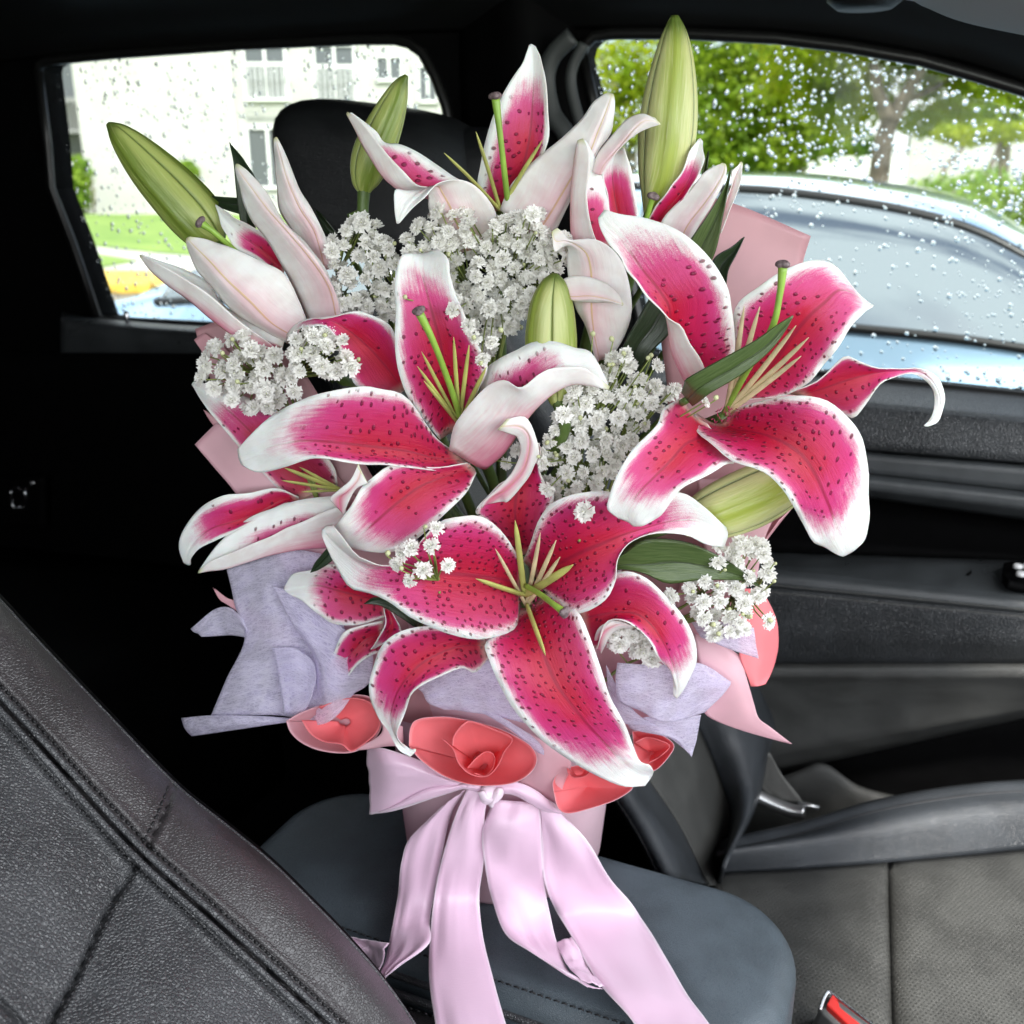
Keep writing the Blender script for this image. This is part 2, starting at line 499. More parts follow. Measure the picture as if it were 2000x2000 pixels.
def leather(name, col, rough, scale=620, grain=.00035, perf=False, spec=.5):
    t = NT(name); p = t.pos()
    vo = t.voro(p, scale, 'DISTANCE_TO_EDGE'); big = t.noise(p, 22, 3); fine = t.noise(p, scale * 2.2, 2)
    h = t.math('ADD', t.ramp(vo.outputs['Distance'], 0, .28), t.math('MULTIPLY', fine, .35))
    c = t.mix(t.ramp(big, .35, .65), tuple(x * .82 for x in col), tuple(x * 1.2 for x in col))
    c = t.mix(t.ramp(vo.outputs['Distance'], 0, .1, .35, 0), c, tuple(x * .4 for x in col))
    if perf:
        _, u, v, w_ = t.attr('pc')
        gx = t.math('MULTIPLY', u, 2.7); gy = t.math('MULTIPLY', v, 2.7)
        row = t.math('FLOOR', gy); gx = t.math('ADD', gx, t.math('MULTIPLY', row, .5))
        fx = t.math('SUBTRACT', t.math('FRACT', gx), .5); fy = t.math('SUBTRACT', t.math('FRACT', gy), .5)
        d = t.math('SQRT', t.math('ADD', t.math('MULTIPLY', fx, fx), t.math('MULTIPLY', fy, fy)))
        hole = t.ramp(d, .14, .26, 1.0, 0.0)
        c = t.mix(t.math('MULTIPLY', hole, .8), c, (.012, .012, .012)); h = t.math('SUBTRACT', h, t.math('MULTIPLY', hole, 3.0))
    r = t.math('ADD', rough, t.math('MULTIPLY', t.math('SUBTRACT', big, .5), .16))
    M[name] = t.done(t.bsdf(c, r, 0, t.bump(h, grain, .8), Specular_IOR_Level=spec)); return M[name]


def tissue_mat():
    t = NT('tissue'); _, u, v, w = t.attr('pc')
    def fibre(su, sv, sh, seed):                               # thin drawn-out fibres crossing at a shallow angle
        n = t.noise(t.vec(t.math('MULTIPLY', u, su), t.math('MULTIPLY', t.math('ADD', v, t.math('MULTIPLY', u, sh)), sv), seed), 1.0, 2, .5)
        return t.ramp(t.math('ABSOLUTE', t.math('SUBTRACT', n, .5)), .0, .075, 1.0, 0.0)
    f1 = t.math('MAXIMUM', fibre(.9, 9.0, .25, 1.0), fibre(.8, 11.0, -.3, 5.0)); f2 = fibre(7.0, 1.6, .2, 9.0)
    cloud = t.noise(t.vec(u, v, 2.0), .8, 2)
    f = t.math('MAXIMUM', f1, t.math('MULTIPLY', f2, .7))
    dif = t.bsdf(t.mix(f, (.76, .70, .97), (.93, .91, 1.0)), .8, 0, t.bump(f, .0004, .5))
    tr = t.n('ShaderNodeBsdfTranslucent'); tr.inputs['Color'].default_value = (.88, .84, .98, 1)
    m1 = t.n('ShaderNodeMixShader'); m1.inputs[0].default_value = .55; t.t.links.new(dif, m1.inputs[1]); t.t.links.new(tr.outputs[0], m1.inputs[2])
    tp = t.n('ShaderNodeBsdfTransparent')
    m2 = t.n('ShaderNodeMixShader'); t.set(m2.inputs[0], t.math('ADD', t.math('MULTIPLY', f, .32), t.ramp(cloud, .35, .65, .50, .74), clamp=True)); t.t.links.new(tp.outputs[0], m2.inputs[1]); t.t.links.new(m1.outputs[0], m2.inputs[2])
    M['tissue'] = t.done(m2.outputs[0])


def satin_mat():
    t = NT('satin'); _, u, v, w = t.attr('pc')
    weave = t.noise(t.vec(t.math('MULTIPLY', u, 1.0), t.math('MULTIPLY', v, 30.0), 0.0), 2.0, 2)
    _, uu, vv, _w = t.attr('ut')
    edge = t.ramp(t.math('ABSOLUTE', t.math('MULTIPLY_ADD', uu, 2.0, -1.0)), .93, .97)
    col = t.mix(edge, (.78, .55, .70), (.84, .70, .80))
    M['satin'] = t.done(t.bsdf(col, t.math('MULTIPLY_ADD', weave, .1, .20), 0, t.bump(t.math('ADD', weave, edge), .0003, .35), Sheen_Weight=.3, Anisotropic=.5))


def paper_mat(name, c, back=None, rough=.42):
    t = NT(name); p = t.pos(); n = t.noise(p, 30, 4); f = t.noise(p, 900, 2)
    col = t.mix(t.ramp(n, .3, .7), tuple(x * .93 for x in c), tuple(min(1, x * 1.05) for x in c))
    sh = t.bsdf(col, rough, 0, t.bump(f, .0001, .5))
    tr = t.n('ShaderNodeBsdfTranslucent'); tr.inputs['Color'].default_value = (*c, 1)
    m = t.n('ShaderNodeMixShader'); m.inputs[0].default_value = .32; t.t.links.new(sh, m.inputs[1]); t.t.links.new(tr.outputs[0], m.inputs[2])
    M[name] = t.done(m.outputs[0])


def glass_mat():
    t = NT('window_glass')
    tp = t.n('ShaderNodeBsdfTransparent'); tp.inputs['Color'].default_value = (.93, .96, .95, 1)
    gl = t.n('ShaderNodeBsdfGlossy'); gl.inputs['Roughness'].default_value = .0
    fr = t.n('ShaderNodeFresnel'); fr.inputs['IOR'].default_value = 1.17
    m = t.n('ShaderNodeMixShader'); t.t.links.new(fr.outputs[0], m.inputs[0]); t.t.links.new(tp.outputs[0], m.inputs[1]); t.t.links.new(gl.outputs[0], m.inputs[2])
    M['window_glass'] = t.done(m.outputs[0])
    t = NT('rain_water'); g = t.n('ShaderNodeBsdfGlass'); g.inputs['IOR'].default_value = 1.33; g.inputs['Roughness'].default_value = 0
    M['rain_water'] = t.done(g.outputs[0])


def foliage_mat(name, c1, c2, trans=.45):
    t = NT(name); n = t.noise(t.pos(), 1.3, 3); n2 = t.noise(t.pos(), 14, 2)
    c = t.mix(t.ramp(t.math('ADD', t.math('MULTIPLY', n, .6), t.math('MULTIPLY', n2, .4)), .35, .65), c1, c2)
    d = t.bsdf(c, .5); tr = t.n('ShaderNodeBsdfTranslucent'); t.set(tr.inputs['Color'], c)
    m = t.n('ShaderNodeMixShader'); m.inputs[0].default_value = trans; t.t.links.new(d, m.inputs[1]); t.t.links.new(tr.outputs[0], m.inputs[2])
    M[name] = t.done(m.outputs[0])


petal_in(); petal_out(); bud_mat(); tissue_mat(); satin_mat(); glass_mat()
leaf_mat('leaf', (.05, .085, .022), (.085, .125, .04))
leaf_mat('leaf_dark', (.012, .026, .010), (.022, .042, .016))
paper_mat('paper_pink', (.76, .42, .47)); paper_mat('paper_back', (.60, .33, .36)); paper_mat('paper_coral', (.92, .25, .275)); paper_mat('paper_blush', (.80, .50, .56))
paper_mat('paper_box', (.82, .58, .66), rough=.5)
leather('leather_seat', (.048, .050, .054), .34, 560, .0004, spec=.7)
leather('leather_side', (.040, .036, .038), .36, 620, .00022, spec=.7)
leather('leather_smooth', (.036, .041, .047), .34, 900, .0002)
leather('leather_black', (.010, .011, .012), .42, 900, .0002, spec=.4)
leather('leather_console', (.085, .108, .126), .40, 800, .0002)
leather('leather_perforated', (.060, .061, .057), .42, 900, .0003, perf=True)
leather('leather_grey', (.060, .061, .057), .42, 900, .0002)
leather('door_vinyl', (.028, .031, .034), .36, 420, .0005)
leather('door_plastic', (.045, .050, .053), .30, 1200, .0001)
leather('door_pocket_plastic', (.060, .062, .060), .45, 900, .0003)
simple('trim_black', (.0018, .0018, .002), .7, Specular_IOR_Level=.06, var=.2, bump=.0001, bscale=1500)
simple('trim_dark', (.006, .0065, .007), .5, Specular_IOR_Level=.3, bump=.0001, bscale=1500)
simple('rubber', (.008, .008, .008), .35)
simple('pillar_grey', (.045, .050, .050), .5)
simple('headliner', (.004, .004, .0045), .9, Specular_IOR_Level=.1, var=.2, scale=300, bump=.0005, bscale=900)
simple('visor_grey', (.42, .43, .44), .7, bump=.0003, bscale=900)
simple('chrome', (.75, .76, .78), .16, 1.0)
simple('satin_silver', (.55, .56, .57), .3, .9)
simple('buckle_red', (.72, .035, .03), .33)
simple('buckle_grey', (.20, .21, .21), .4)
simple('belt_fabric', (.10, .10, .095), .7, var=.2, scale=900)
simple('switch_icon', (.65, .66, .66), .5)
simple('stitch', (.016, .016, .018), .6)
simple('filament', (.44, .45, .13), .45, var=.2, scale=60)
simple('filament_pale', (.66, .56, .34), .45, var=.2, scale=60)
simple('style_green', (.25, .42, .06), .4, var=.15, scale=80)
simple('stigma', (.17, .125, .13), .5, var=.4, scale=400, bump=.0006, bscale=900)
simple('stem_green', (.09, .15, .035), .45, var=.2, scale=50)
simple('papilla', (.42, .03, .12), .5)
simple('sprig_green', (.20, .25, .06), .5, var=.25, scale=60)
simple('sprig_bud', (.55, .58, .32), .5)
t = NT('floret_white'); _n = t.noise(t.obj(), 900, 2)
_d = t.bsdf((.95, .945, .92), .6)
_t = t.n('ShaderNodeBsdfTranslucent'); _t.inputs['Color'].default_value = (.93, .92, .85, 1)
_m = t.n('ShaderNodeMixShader'); _m.inputs[0].default_value = .25; t.t.links.new(_d, _m.inputs[1]); t.t.links.new(_t.outputs[0], _m.inputs[2])
M['floret_white'] = t.done(_m.outputs[0])
simple('floret_heart', (.50, .54, .26), .5)
# outside
simple('stucco', (.42, .42, .40), .9, var=.06, scale=1.5, bump=.01, bscale=12)
simple('downpipe_grey', (.55, .55, .54), .9, var=.06, scale=1.5)  # plain pale grey of the downpipe
simple('window_dark', (.10, .11, .12), .12)
simple('white_paint', (.80, .80, .80), .5)
simple('iron', (.20, .20, .20), .5)
simple('asphalt', (.16, .165, .17), .35, var=.25, scale=3, bump=.004, bscale=60)
simple('concrete', (.42, .41, .38), .7, var=.15, scale=2, bump=.003, bscale=40)
simple('yellow_paint', (.62, .40, .06), .6, var=.25, scale=5)
simple('bark', (.17, .14, .105), .85, var=.35, scale=6, bump=.02, bscale=18)
simple('car_paint', (.34, .50, .66), .14, .45, Coat_Weight=1.0, Coat_Roughness=.03)
t = NT('car_glass'); M['car_glass'] = t.done(t.bsdf((.26, .30, .32), .05, .85))
simple('tyre', (.02, .02, .02), .8); simple('wheel_rim', (.45, .46, .47), .3, .9)
simple('headlight', (.75, .77, .8), .1)
foliage_mat('foliage_light', (.22, .33, .015), (.44, .49, .02), .6); foliage_mat('foliage_mid', (.13, .25, .02), (.30, .40, .02), .5); foliage_mat('foliage_deep', (.06, .14, .02), (.14, .23, .03), .5)
foliage_mat('hedge_leaf', (.12, .26, .02), (.28, .40, .04))
t = NT('lawn'); _n = t.noise(t.pos(), 1.2, 4); _m = t.noise(t.pos(), 40, 2)
M['lawn'] = t.done(t.bsdf(t.mix(t.ramp(t.math('ADD', t.math('MULTIPLY', _n, .6), t.math('MULTIPLY', _m, .4)), .35, .65), (.10, .19, .03), (.20, .29, .06)), .9))

# ------------------------------------------------------------------ the street outside
def ground_poly(name, pts, z, mat, thick=0.06):
    top = np.array([PZ(x, y, z) for x, y in pts]); bot = top - ZV * thick
    n = len(top); F = [tuple(range(n)), tuple(range(2 * n - 1, n - 1, -1))]
    F += [(i + n, (i + 1) % n + n, (i + 1) % n, i) for i in range(n)]
    o = mk(name, np.concatenate([top, bot]), F, mat, None, smooth=False)
    return tag(o, kind='structure')


big = 900.0
tag(mk('ground', [(-big, -big, -.02), (big, -big, -.02), (big, big, -.02), (-big, big, -.02)], [(0, 1, 2, 3)], M['lawn'], smooth=False), kind='structure')
tag(mk('road', [(-60, -8, 0.0), (60, -8, 0.0), (60, 16, 0.0), (-60, 16, 0.0)], [(0, 1, 2, 3)], M['asphalt'], smooth=False), kind='structure')
ground_poly('pavement', [(-300, 542), (1150, 552), (1150, 415), (-300, 415)], .10, M['concrete'], .14)
ground_poly('lawn', [(-300, 455), (100, 470), (300, 491), (600, 515), (1150, 535), (1150, 418), (-300, 418)], .125, M['lawn'])
ground_poly('lawn', [(-300, 497), (160, 490), (268, 508), (165, 526), (-300, 530)], .125, M['lawn'])
kb = MB()
for i in range(14):
    x0, x1 = -200 + i * 100, -200 + (i + 1) * 100 - 3
    a, b, c, d = PZ(x0, 574, .004), PZ(x1, 575, .004), PZ(x1, 546, .004), PZ(x0, 544, .004)
    kb.add([a, b, c, d, a + ZV * .13, b + ZV * .13, c + ZV * .13, d + ZV * .13], [(0, 3, 2, 1), (4, 5, 6, 7), (0, 1, 5, 4), (1, 2, 6, 5), (2, 3, 7, 6), (3, 0, 4, 7)])
kerb = bevel(kb.build('kerb', M['yellow_paint'], smooth=False), .02); tag(kerb, kind='structure')
ground_poly('road_marking', [(-200, 612), (300, 594), (700, 580), (700, 586), (300, 605), (-200, 626)], .006, M['yellow_paint'], .002)

BY = 37.0
bl = thing('apartment_building', PY(430, 424, BY), 'white stucco apartment block with railed windows seen through the rear door glass', 'building')


def fq(mb, x0, y0, x1, y1, yy, depth, m=0):
    """block on the facade between picture corners, its face at distance yy"""
    a = PY(x0, y1, yy); b = PY(x1, y1, yy); c = PY(x0, y0, yy)
    mb.box(a, np.array([b[0] - a[0], 0, 0]), np.array([0, depth, 0]), np.array([0, 0, c[2] - a[2]]), m)


mb = MB(); fq(mb, 178, -260, 1010, 424, BY, 6); mb.build('wall', M['stucco'], bl, smooth=False)
mb = MB(); fq(mb, -260, -260, 177, 424, BY + 1.6, 4); mb.build('wall', M['stucco'], bl, smooth=False)
wins = [(484, 90, 560, 192, 1), (620, 90, 694, 206, 1), (737, 112, 783, 154, 0), (820, 130, 852, 196, 0), (492, 252, 566, 364, 0), (620, 262, 690, 364, 0), (700, 262, 790, 364, 0)]
for x0, y0, x1, y1, rail in wins:
    mb = MB(); fq(mb, x0, y0, x1, y1, BY - .03, .06); w = mb.build('window', M['window_dark'], bl, smooth=False)
    mb = MB(); xm = (x0 + x1) / 2
    for q in ((x0 - 4, y0 - 4, x1 + 4, y0), (x0 - 4, y1, x1 + 4, y1 + 5), (x0 - 4, y0 - 4, x0, y1 + 4), (x1, y0 - 4, x1 + 4, y1 + 4), (xm - 2, y0, xm + 2, y1)):
        fq(mb, *q, BY - .12, .12)
    mb.build('frame', M['white_paint'], w, smooth=False)
    if rail:
        mb = MB(); yt = y0 + (y1 - y0) * .34
        fq(mb, x0 - 6, yt - 3, x1 + 6, yt + 3, BY - .5, .06); fq(mb, x0 - 6, y1, x1 + 6, y1 + 4, BY - .5, .06)
        k = 9
        for i in range(k):
            xx = x0 - 5 + (x1 - x0 + 8) * i / (k - 1); fq(mb, xx, yt, xx + 2.2, y1, BY - .5, .05)
        mb.build('railing', M['white_paint'], w, smooth=False)
mb = MB(); fq(mb, 466, -200, 474, 420, BY - .15, .12); mb.build('downpipe', M['downpipe_grey'], bl, smooth=False)
for y0, y1 in ((40, 190), (262, 300)):
    mb = MB(); fq(mb, 80, y0, 172, y1, BY + 1.5, .1); mb.build('balcony_opening', M['window_dark'], bl, smooth=False)
mb = MB(); fq(mb, 60, 190, 176, 200, BY + .3, 1.3)
for i in range(18): fq(mb, 62 + i * 6.3, 200, 64.5 + i * 6.3, 252, BY + .3, .05)
fq(mb, 60, 252, 176, 260, BY + .3, 1.3); mb.build('balcony', M['iron'], bl, smooth=False)


def leaf_cloud(blobs, n, size, r, up=.3):
    """leaf-sized quads spread through lobes (centre, radii)"""
    V = []; F = []; tot = sum(b[1][0] * b[1][1] * b[1][2] for b in blobs)
    for c, rad in blobs:
        k = int(n * rad[0] * rad[1] * rad[2] / tot) + 1
        d = r.normal(size=(k, 3)); d /= np.linalg.norm(d, axis=1, keepdims=True)
        q = d * (r.uniform(.25, 1, size=(k, 1)) ** .45) * np.array(rad) * r.uniform(.8, 1.15, size=(k, 1)) + np.array(c)
        a = r.normal(size=(k, 3)); a /= np.linalg.norm(a, axis=1, keepdims=True)
        b = np.cross(a, r.normal(size=(k, 3))); b /= np.linalg.norm(b, axis=1, keepdims=True)
        s = size * r.uniform(.6, 1.3, size=(k, 1))
        base = sum(len(v) for v in V)
        V.append(np.stack([q - a * s, q - b * s * .45, q + a * s, q + b * s * .45], 1).reshape(-1, 3))
        i = np.arange(k)[:, None] * 4 + base
        F.append(np.concatenate([i, i + 1, i + 2, i + 3], 1))
    return np.concatenate(V), np.concatenate(F)


def hedge(px0, px1, ytop, ybot, yy, label):
    a = PY(px0, ybot, yy); b = PY(px1, ybot, yy); top = PY(px0, ytop, yy)[2]
    c = (a + b) / 2; h = thing('hedge', c, label, 'hedge', None)
    w = (b[0] - a[0]) / 2; hh = (top - a[2]) / 2; bl_ = []
    for i in range(8):
        bl_.append((c + np.array([rng.uniform(-.55, .55) * w, rng.uniform(-.4, .4), hh + rng.uniform(-.4, .4) * hh]), (w * .5, .7, hh * .62)))
    V, F = leaf_cloud(bl_, 5200, .09, nrng)
    mk('foliage', V, F, M['hedge_leaf'], h, smooth=False)
    mb = MB()
    for i in range(6):
        x = rng.uniform(-.7, .7) * w; mb.tube([c + np.array([x, 0, 0]), c + np.array([x * 1.1, .1, hh * .6]), c + np.array([x * 1.2, 0, hh * 1.2])], [.04, .03, .015])
    mb.build('stem', M['bark'], h)


hedge(106, 214, 300, 422, 35.0, 'clipped green box hedge on the lawn before the white building')
hedge(352, 384, 314, 352, 36.2, 'small light green shrub against the white building wall')


def tree(name, label, base, limbs, blobs, n, size, mat, group=None):
    t = thing(name, base, label, 'tree', group)
    mb = MB()
    for pts, r0, r1 in limbs:
        pts = spline(np.array(pts), 9); mb.tube(pts, np.linspace(r0, r1, 9), 8)
    mb.build('trunk', M['bark'], t)
    V, F = leaf_cloud(blobs, n, size, nrng); mk('crown', V, F, mat, t, smooth=False)
    return t


def PT(x, y, yy): return PY(x, y, yy)


yy = 17.0
b0 = PT(1718, 352, yy); b0[2] = 0
tree('street_tree', 'forked tree with yellow green leaves and a thick grey trunk across the street', b0,
     [([b0, PT(1722, 300, yy), PT(1738, 235, yy)], .18, .13), ([PT(1738, 238, yy), PT(1712, 170, yy), PT(1700, 60, yy)], .14, .05),
      ([PT(1738, 238, yy), PT(1775, 175, yy), PT(1850, 60, yy)], .15, .05), ([PT(1760, 200, yy), PT(1830, 170, yy + .5), PT(1900, 120, yy + .5)], .07, .03)],
     [(PT(1650, 130, yy + 1.4), (.9, 1, .7)), (PT(1730, 60, yy + 1.2), (1.1, 1, .7)), (PT(1830, 110, yy + 1.4), (.9, 1, .55)), (PT(1900, 60, yy), (1, 1, .6)), (PT(1600, 60, yy), (1, 1, .7)),
      (PT(1830, 235, yy + 1), (.8, .8, .3)), (PT(1640, 225, yy + 1), (.55, .8, .4)), (PT(1780, 30, yy - 1), (1.4, 1, .5)), (PT(1560, 150, yy + 1), (.7, .8, .5)), (PT(1680, 190, yy + 2), (.7, .8, .35)), (PT(1870, 170, yy + 1.5), (.8, .8, .35)), (PT(1960, 130, yy), (.9, .9, .5))], 17000, .085, M['foliage_light'])
yy = 22.0
b1 = PT(1560, 356, yy); b1[2] = 0
tree('street_tree', 'dense mid green tree standing behind the tall upright lily bud', b1,
     [([b1, PT(1555, 280, yy), PT(1545, 180, yy)], .22, .1), ([PT(1550, 230, yy), PT(1500, 160, yy), PT(1440, 90, yy)], .1, .03)],
     [(PT(1490, 170, yy), (1.5, 1.2, 1.0)), (PT(1420, 240, yy), (1.1, 1, .8)), (PT(1560, 250, yy), (1.2, 1, .8)), (PT(1450, 80, yy), (1.4, 1.2, .8)), (PT(1580, 110, yy), (1.2, 1, .9)), (PT(1470, 300, yy), (1.2, 1, .5))],
     13000, .10, M['foliage_mid'])
yy = 27.0
b2 = PT(1230, 356, yy); b2[2] = 0
tree('street_tree', 'pale airy tree with sky showing through beside the door pillar', b2,
     [([b2, PT(1232, 280, yy), PT(1225, 160, yy)], .2, .08), ([PT(1230, 220, yy), PT(1190, 150, yy), PT(1160, 90, yy)], .09, .03)],
     [(PT(1190, 150, yy), (1.1, 1.2, .8)), (PT(1280, 120, yy), (1.3, 1.2, 1.0)), (PT(1240, 230, yy), (1.3, 1, .8)), (PT(1330, 220, yy), (1.2, 1, .9)), (PT(1150, 230, yy), (.9, 1, .7))],
     5200, .11, M['foliage_light'])
yy = 30.0
b3 = PT(1420, 356, yy); b3[2] = 0
tree('street_tree', 'dark green low tree forming the backdrop across the street', b3,
     [([b3, PT(1425, 320, yy), PT(1430, 270, yy)], .25, .1)],
     [(PT(1380, 310, yy), (1.6, 1, .7)), (PT(1480, 315, yy), (1.8, 1, .6)), (PT(1580, 318, yy), (1.6, 1, .6)), (PT(1660, 310, yy), (1.2, 1, .7)), (PT(1540, 265, yy), (1.8, 1, .8))],
     9000, .12, M['foliage_deep'])
yy = 24.0
b4 = PT(1960, 356, yy); b4[2] = 0
tree('street_tree', 'spreading tree with drooping green branches above the sunlit white wall', b4,
     [([b4, PT(1965, 270, yy), PT(1980, 150, yy)], .16, .08), ([PT(1970, 240, yy), PT(1920, 180, yy), PT(1870, 150, yy)], .07, .03), ([PT(1975, 200, yy), PT(2040, 140, yy), PT(2120, 100, yy)], .08, .03)],
     [(PT(1950, 180, yy), (1.2, 1, .7)), (PT(2040, 190, yy), (1.2, 1, .8)), (PT(1900, 210, yy), (.8, 1, .4)), (PT(2010, 240, yy), (.9, 1, .4)), (PT(1990, 110, yy), (1.6, 1, .7)), (PT(2120, 130, yy), (1.5, 1, 1.2))],
     9500, .09, M['foliage_mid'])
yy = 15.0
for (x0, y0), (x1, y1), (x2, y2), lab in (((1838, 352), (1855, 318), (1880, 290), 'thin young tree leaning right before the sunlit white wall'), ((1922, 362), (1940, 315), (1952, 282), 'slender sapling with sparse leaves at the end of the sunlit white wall')):
    b = PT(x0, y0, yy); bb = b.copy(); bb[2] = 0
    tree('sapling', lab, bb, [([bb, b, PT(x1, y1, yy), PT(x2, y2, yy), PT(x2 + 12, y2 - 40, yy)], .05, .015)],
         [(PT(x2 + 10, y2 - 22, yy), (.35, .4, .14)), (PT(x2 - 25, y2 - 30, yy), (.25, .3, .12))], 500, .06, M['foliage_light'])
sh = thing('shrub', PZ(1900, 470, .02), 'bright green shrub growing behind the parked blue car', 'shrub')
V, F = leaf_cloud([(PT(1880, 385, 7.4), (.34, .4, .16)), (PT(1960, 410, 7.4), (.34, .4, .22)), (PT(1815, 372, 7.6), (.22, .3, .09)), (PT(2040, 420, 7.2), (.3, .4, .3)), (PT(1925, 360, 7.6), (.16, .3, .14))], 3000, .032, nrng)
mk('foliage', V, F, M['hedge_leaf'], sh, smooth=False)
mb = MB()
for k in range(9):
    x = 1800 + k * 28; a = PT(x, 400, 7.4); g = a.copy(); g[2] = 0; mb.tube([g, a, PT(x + rng.uniform(-20, 20), 372, 7.4)], [.02, .014, .006])
mb.build('stem', M['bark'], sh)
wl = thing('garden_wall', PZ(1900, 375, 0.0), 'sunlit white rendered garden wall beyond the parked car', 'wall')
mb = MB(); a = PT(1770, 352, 31); a[2] = 0; b = PT(2250, 352, 31); mb.box(a, np.array([b[0] - a[0], 0, 0]), (0, .3, 0), (0, 0, 3.0)); mb.build('wall_panel', M['stucco'], wl, smooth=False)
mb.__init__(); mb.box(a + np.array([-.1, -.1, 3.0]), np.array([b[0] - a[0] + .2, 0, 0]), (0, .5, 0), (0, 0, .15)); mb.build('coping', M['white_paint'], wl, smooth=False)
fn = thing('picket_fence', PZ(1720, 375, 0), 'white picket fence joining the sunlit garden wall', 'fence')
a = PT(1560, 352, 29); a[2] = 0; b = PT(1768, 352, 29); n = 34
for i in range(n):
    mb = MB(); x = a[0] + (b[0] - a[0]) * i / n
    mb.box((x, a[1], 0.1), (.09, 0, 0), (0, .03, 0), (0, 0, 1.75)); mb.build('picket', M['white_paint'], fn, smooth=False)
for z in (.5, 1.5):
    mb = MB(); mb.box((a[0], a[1] + .031, z), (b[0] - a[0], 0, 0), (0, .04, 0), (0, 0, .1)); mb.build('rail', M['white_paint'], fn, smooth=False)


# ------------------------------------------------------------------ the parked car beside ours
def parked_car():
    fs = [-3.1, -3.0, -2.5, -1.75, -1.0, -.55, -.3, -.05, .12, .30, .75, 1.2, 1.75, 1.85]
    top = [.70, .98, 1.06, 1.42, 1.57, 1.585, 1.57, 1.525, 1.45, 1.34, 1.06, .98, .80, .55]
    NF = 90
    f = spline(np.array(fs).reshape(-1, 1), NF)[:, 0]; tp = spline(np.array(top).reshape(-1, 1), NF)[:, 0]
    l0 = 2.0; wd = 1.80
    root = thing('parked_car', car(l0 + wd / 2, -.6, 0), 'rain wet pale blue car parked alongside, its roof and side glass in view', 'car')
    NS = 25
    S = np.zeros((NF, NS, 3))
    for i in range(NF):
        belt = min(1.2, tp[i] - .02); taper = .14 * max(0, (f[i] - 1.2) / .65) ** 2 + .14 * max(0, (-2.5 - f[i]) / .6) ** 2
        g = max(0.0, (tp[i] - 1.0) / .58)
        prof = [(.06, .28), (.0, .45), (.0, .72), (.02, belt), (.02 + .17 * g, belt + (tp[i] - belt) * .80), (.10 + .19 * g, tp[i] - .035), (.45, tp[i] - .008)]
        half = spline(np.array(prof), 12)
        pts = np.concatenate([half, [[wd / 2, tp[i]]], [[wd - a, z] for a, z in half[::-1]]])
        for j in range(NS):
            a, z = pts[j]; a = a + taper * (1 if a < wd / 2 else -1)
            S[i, j] = car(l0 + a, f[i], z)
    # split: side glass, screens, painted body
    idx = np.arange(NF * NS).reshape(NF, NS); body = []; side = {0: [], 1: []}; screen = {0: [], 1: []}
    for i in range(NF - 1):
        fm = (f[i] + f[i + 1]) / 2
        for j in range(NS - 1):
            q = (idx[i, j], idx[i, j + 1], idx[i + 1, j + 1], idx[i + 1, j])
            jj = j if j < 12 else 23 - j
            if 6 <= jj <= 8 and -1.9 < fm < .38 and not (-.80 < fm < -.70): side[0 if j < 12 else 1].append(q)
            elif jj >= 9 and .20 < fm < .72: screen[0].append(q)
            elif jj >= 9 and -2.4 < fm < -1.55: screen[1].append(q)
            else: body.append(q)
    V = S.reshape(-1, 3)
    mk('body', V, body, M['car_paint'], root)
    for k in (0, 1):
        mk('side_window', V, side[k], M['car_glass'], root); mk('windscreen', V, screen[k], M['car_glass'], root)
    # drip moulding and belt trim
    for jx, rr in ((9, .012), (6, .010)):
        for jj in (jx, NS - 1 - jx):
            ii = [i for i in range(NF) if -1.95 < f[i] < .42]
            tube('moulding', S[ii, jj] + ZV * .004, rr, M['rubber'], root, 6)
    for ff in (-2.2, 1.05):
        for ll in (l0 + .1, l0 + wd - .1):
            c = car(ll, ff, .33); mb = MB()
            a = np.linspace(0, 2 * math.pi, 25)[:-1]; rings = []
            for w, r_ in ((-.1, .20), (-.1, .31), (-.06, .33), (.06, .33), (.1, .31), (.1, .20)):
                rings.append(np.array([c + LV * w + (FV * math.cos(x) + ZV * math.sin(x)) * r_ for x in a]))
            Vv = np.concatenate(rings); Ff = [(k * 24 + i, k * 24 + (i + 1) % 24, (k + 1) * 24 + (i + 1) % 24, (k + 1) * 24 + i) for k in range(5) for i in range(24)]
            w_ = mk('wheel', Vv, Ff, M['tyre'], root)
            mb = MB()
            for k in range(5):
                x = k * 2 * math.pi / 5; dv = FV * math.cos(x) + ZV * math.sin(x); ov = np.cross(dv, LV)
                mb.box(c - LV * .09 - ov * .03, ov * .06, dv * .21, LV * .18)
            mb.build('rim', M['wheel_rim'], w_, smooth=False)
    for s in (.22, wd - .5):
        mb = MB(); mb.box(car(l0 + s, 1.70, .62), LV * .28, FV * .12, ZV * .12); bevel(mb.build('headlight', M['headlight'], root, smooth=False), .02)


parked_car()

# ------------------------------------------------------------------ our cabin: side wall with two window openings
from mathutils.geometry import tessellate_polygon
WL = 1.145
front_win = [(1137, 108), (1142, 88), (1160, 70), (1200, 65), (1333, 65), (1519, 74), (1659, 91), (1799, 116), (1915, 149), (2000, 175), (2150, 228), (2420, 340), (2450, 820), (2300, 806), (2000, 776), (1640, 738), (1300, 708), (1262, 690), (1250, 640), (1158, 195)]
rear_win = [(75, 140), (77, 127), (90, 119), (233, 105), (466, 88), (699, 77), (770, 77), (798, 84), (825, 103), (852, 154), (871, 205), (880, 250), (888, 400), (888, 560), (882, 640), (860, 660), (387, 636), (210, 626), (191, 620), (140, 470), (100, 368), (93, 280)]


def ringpts(poly, l): return [PL(x, y, l) for x, y in poly]


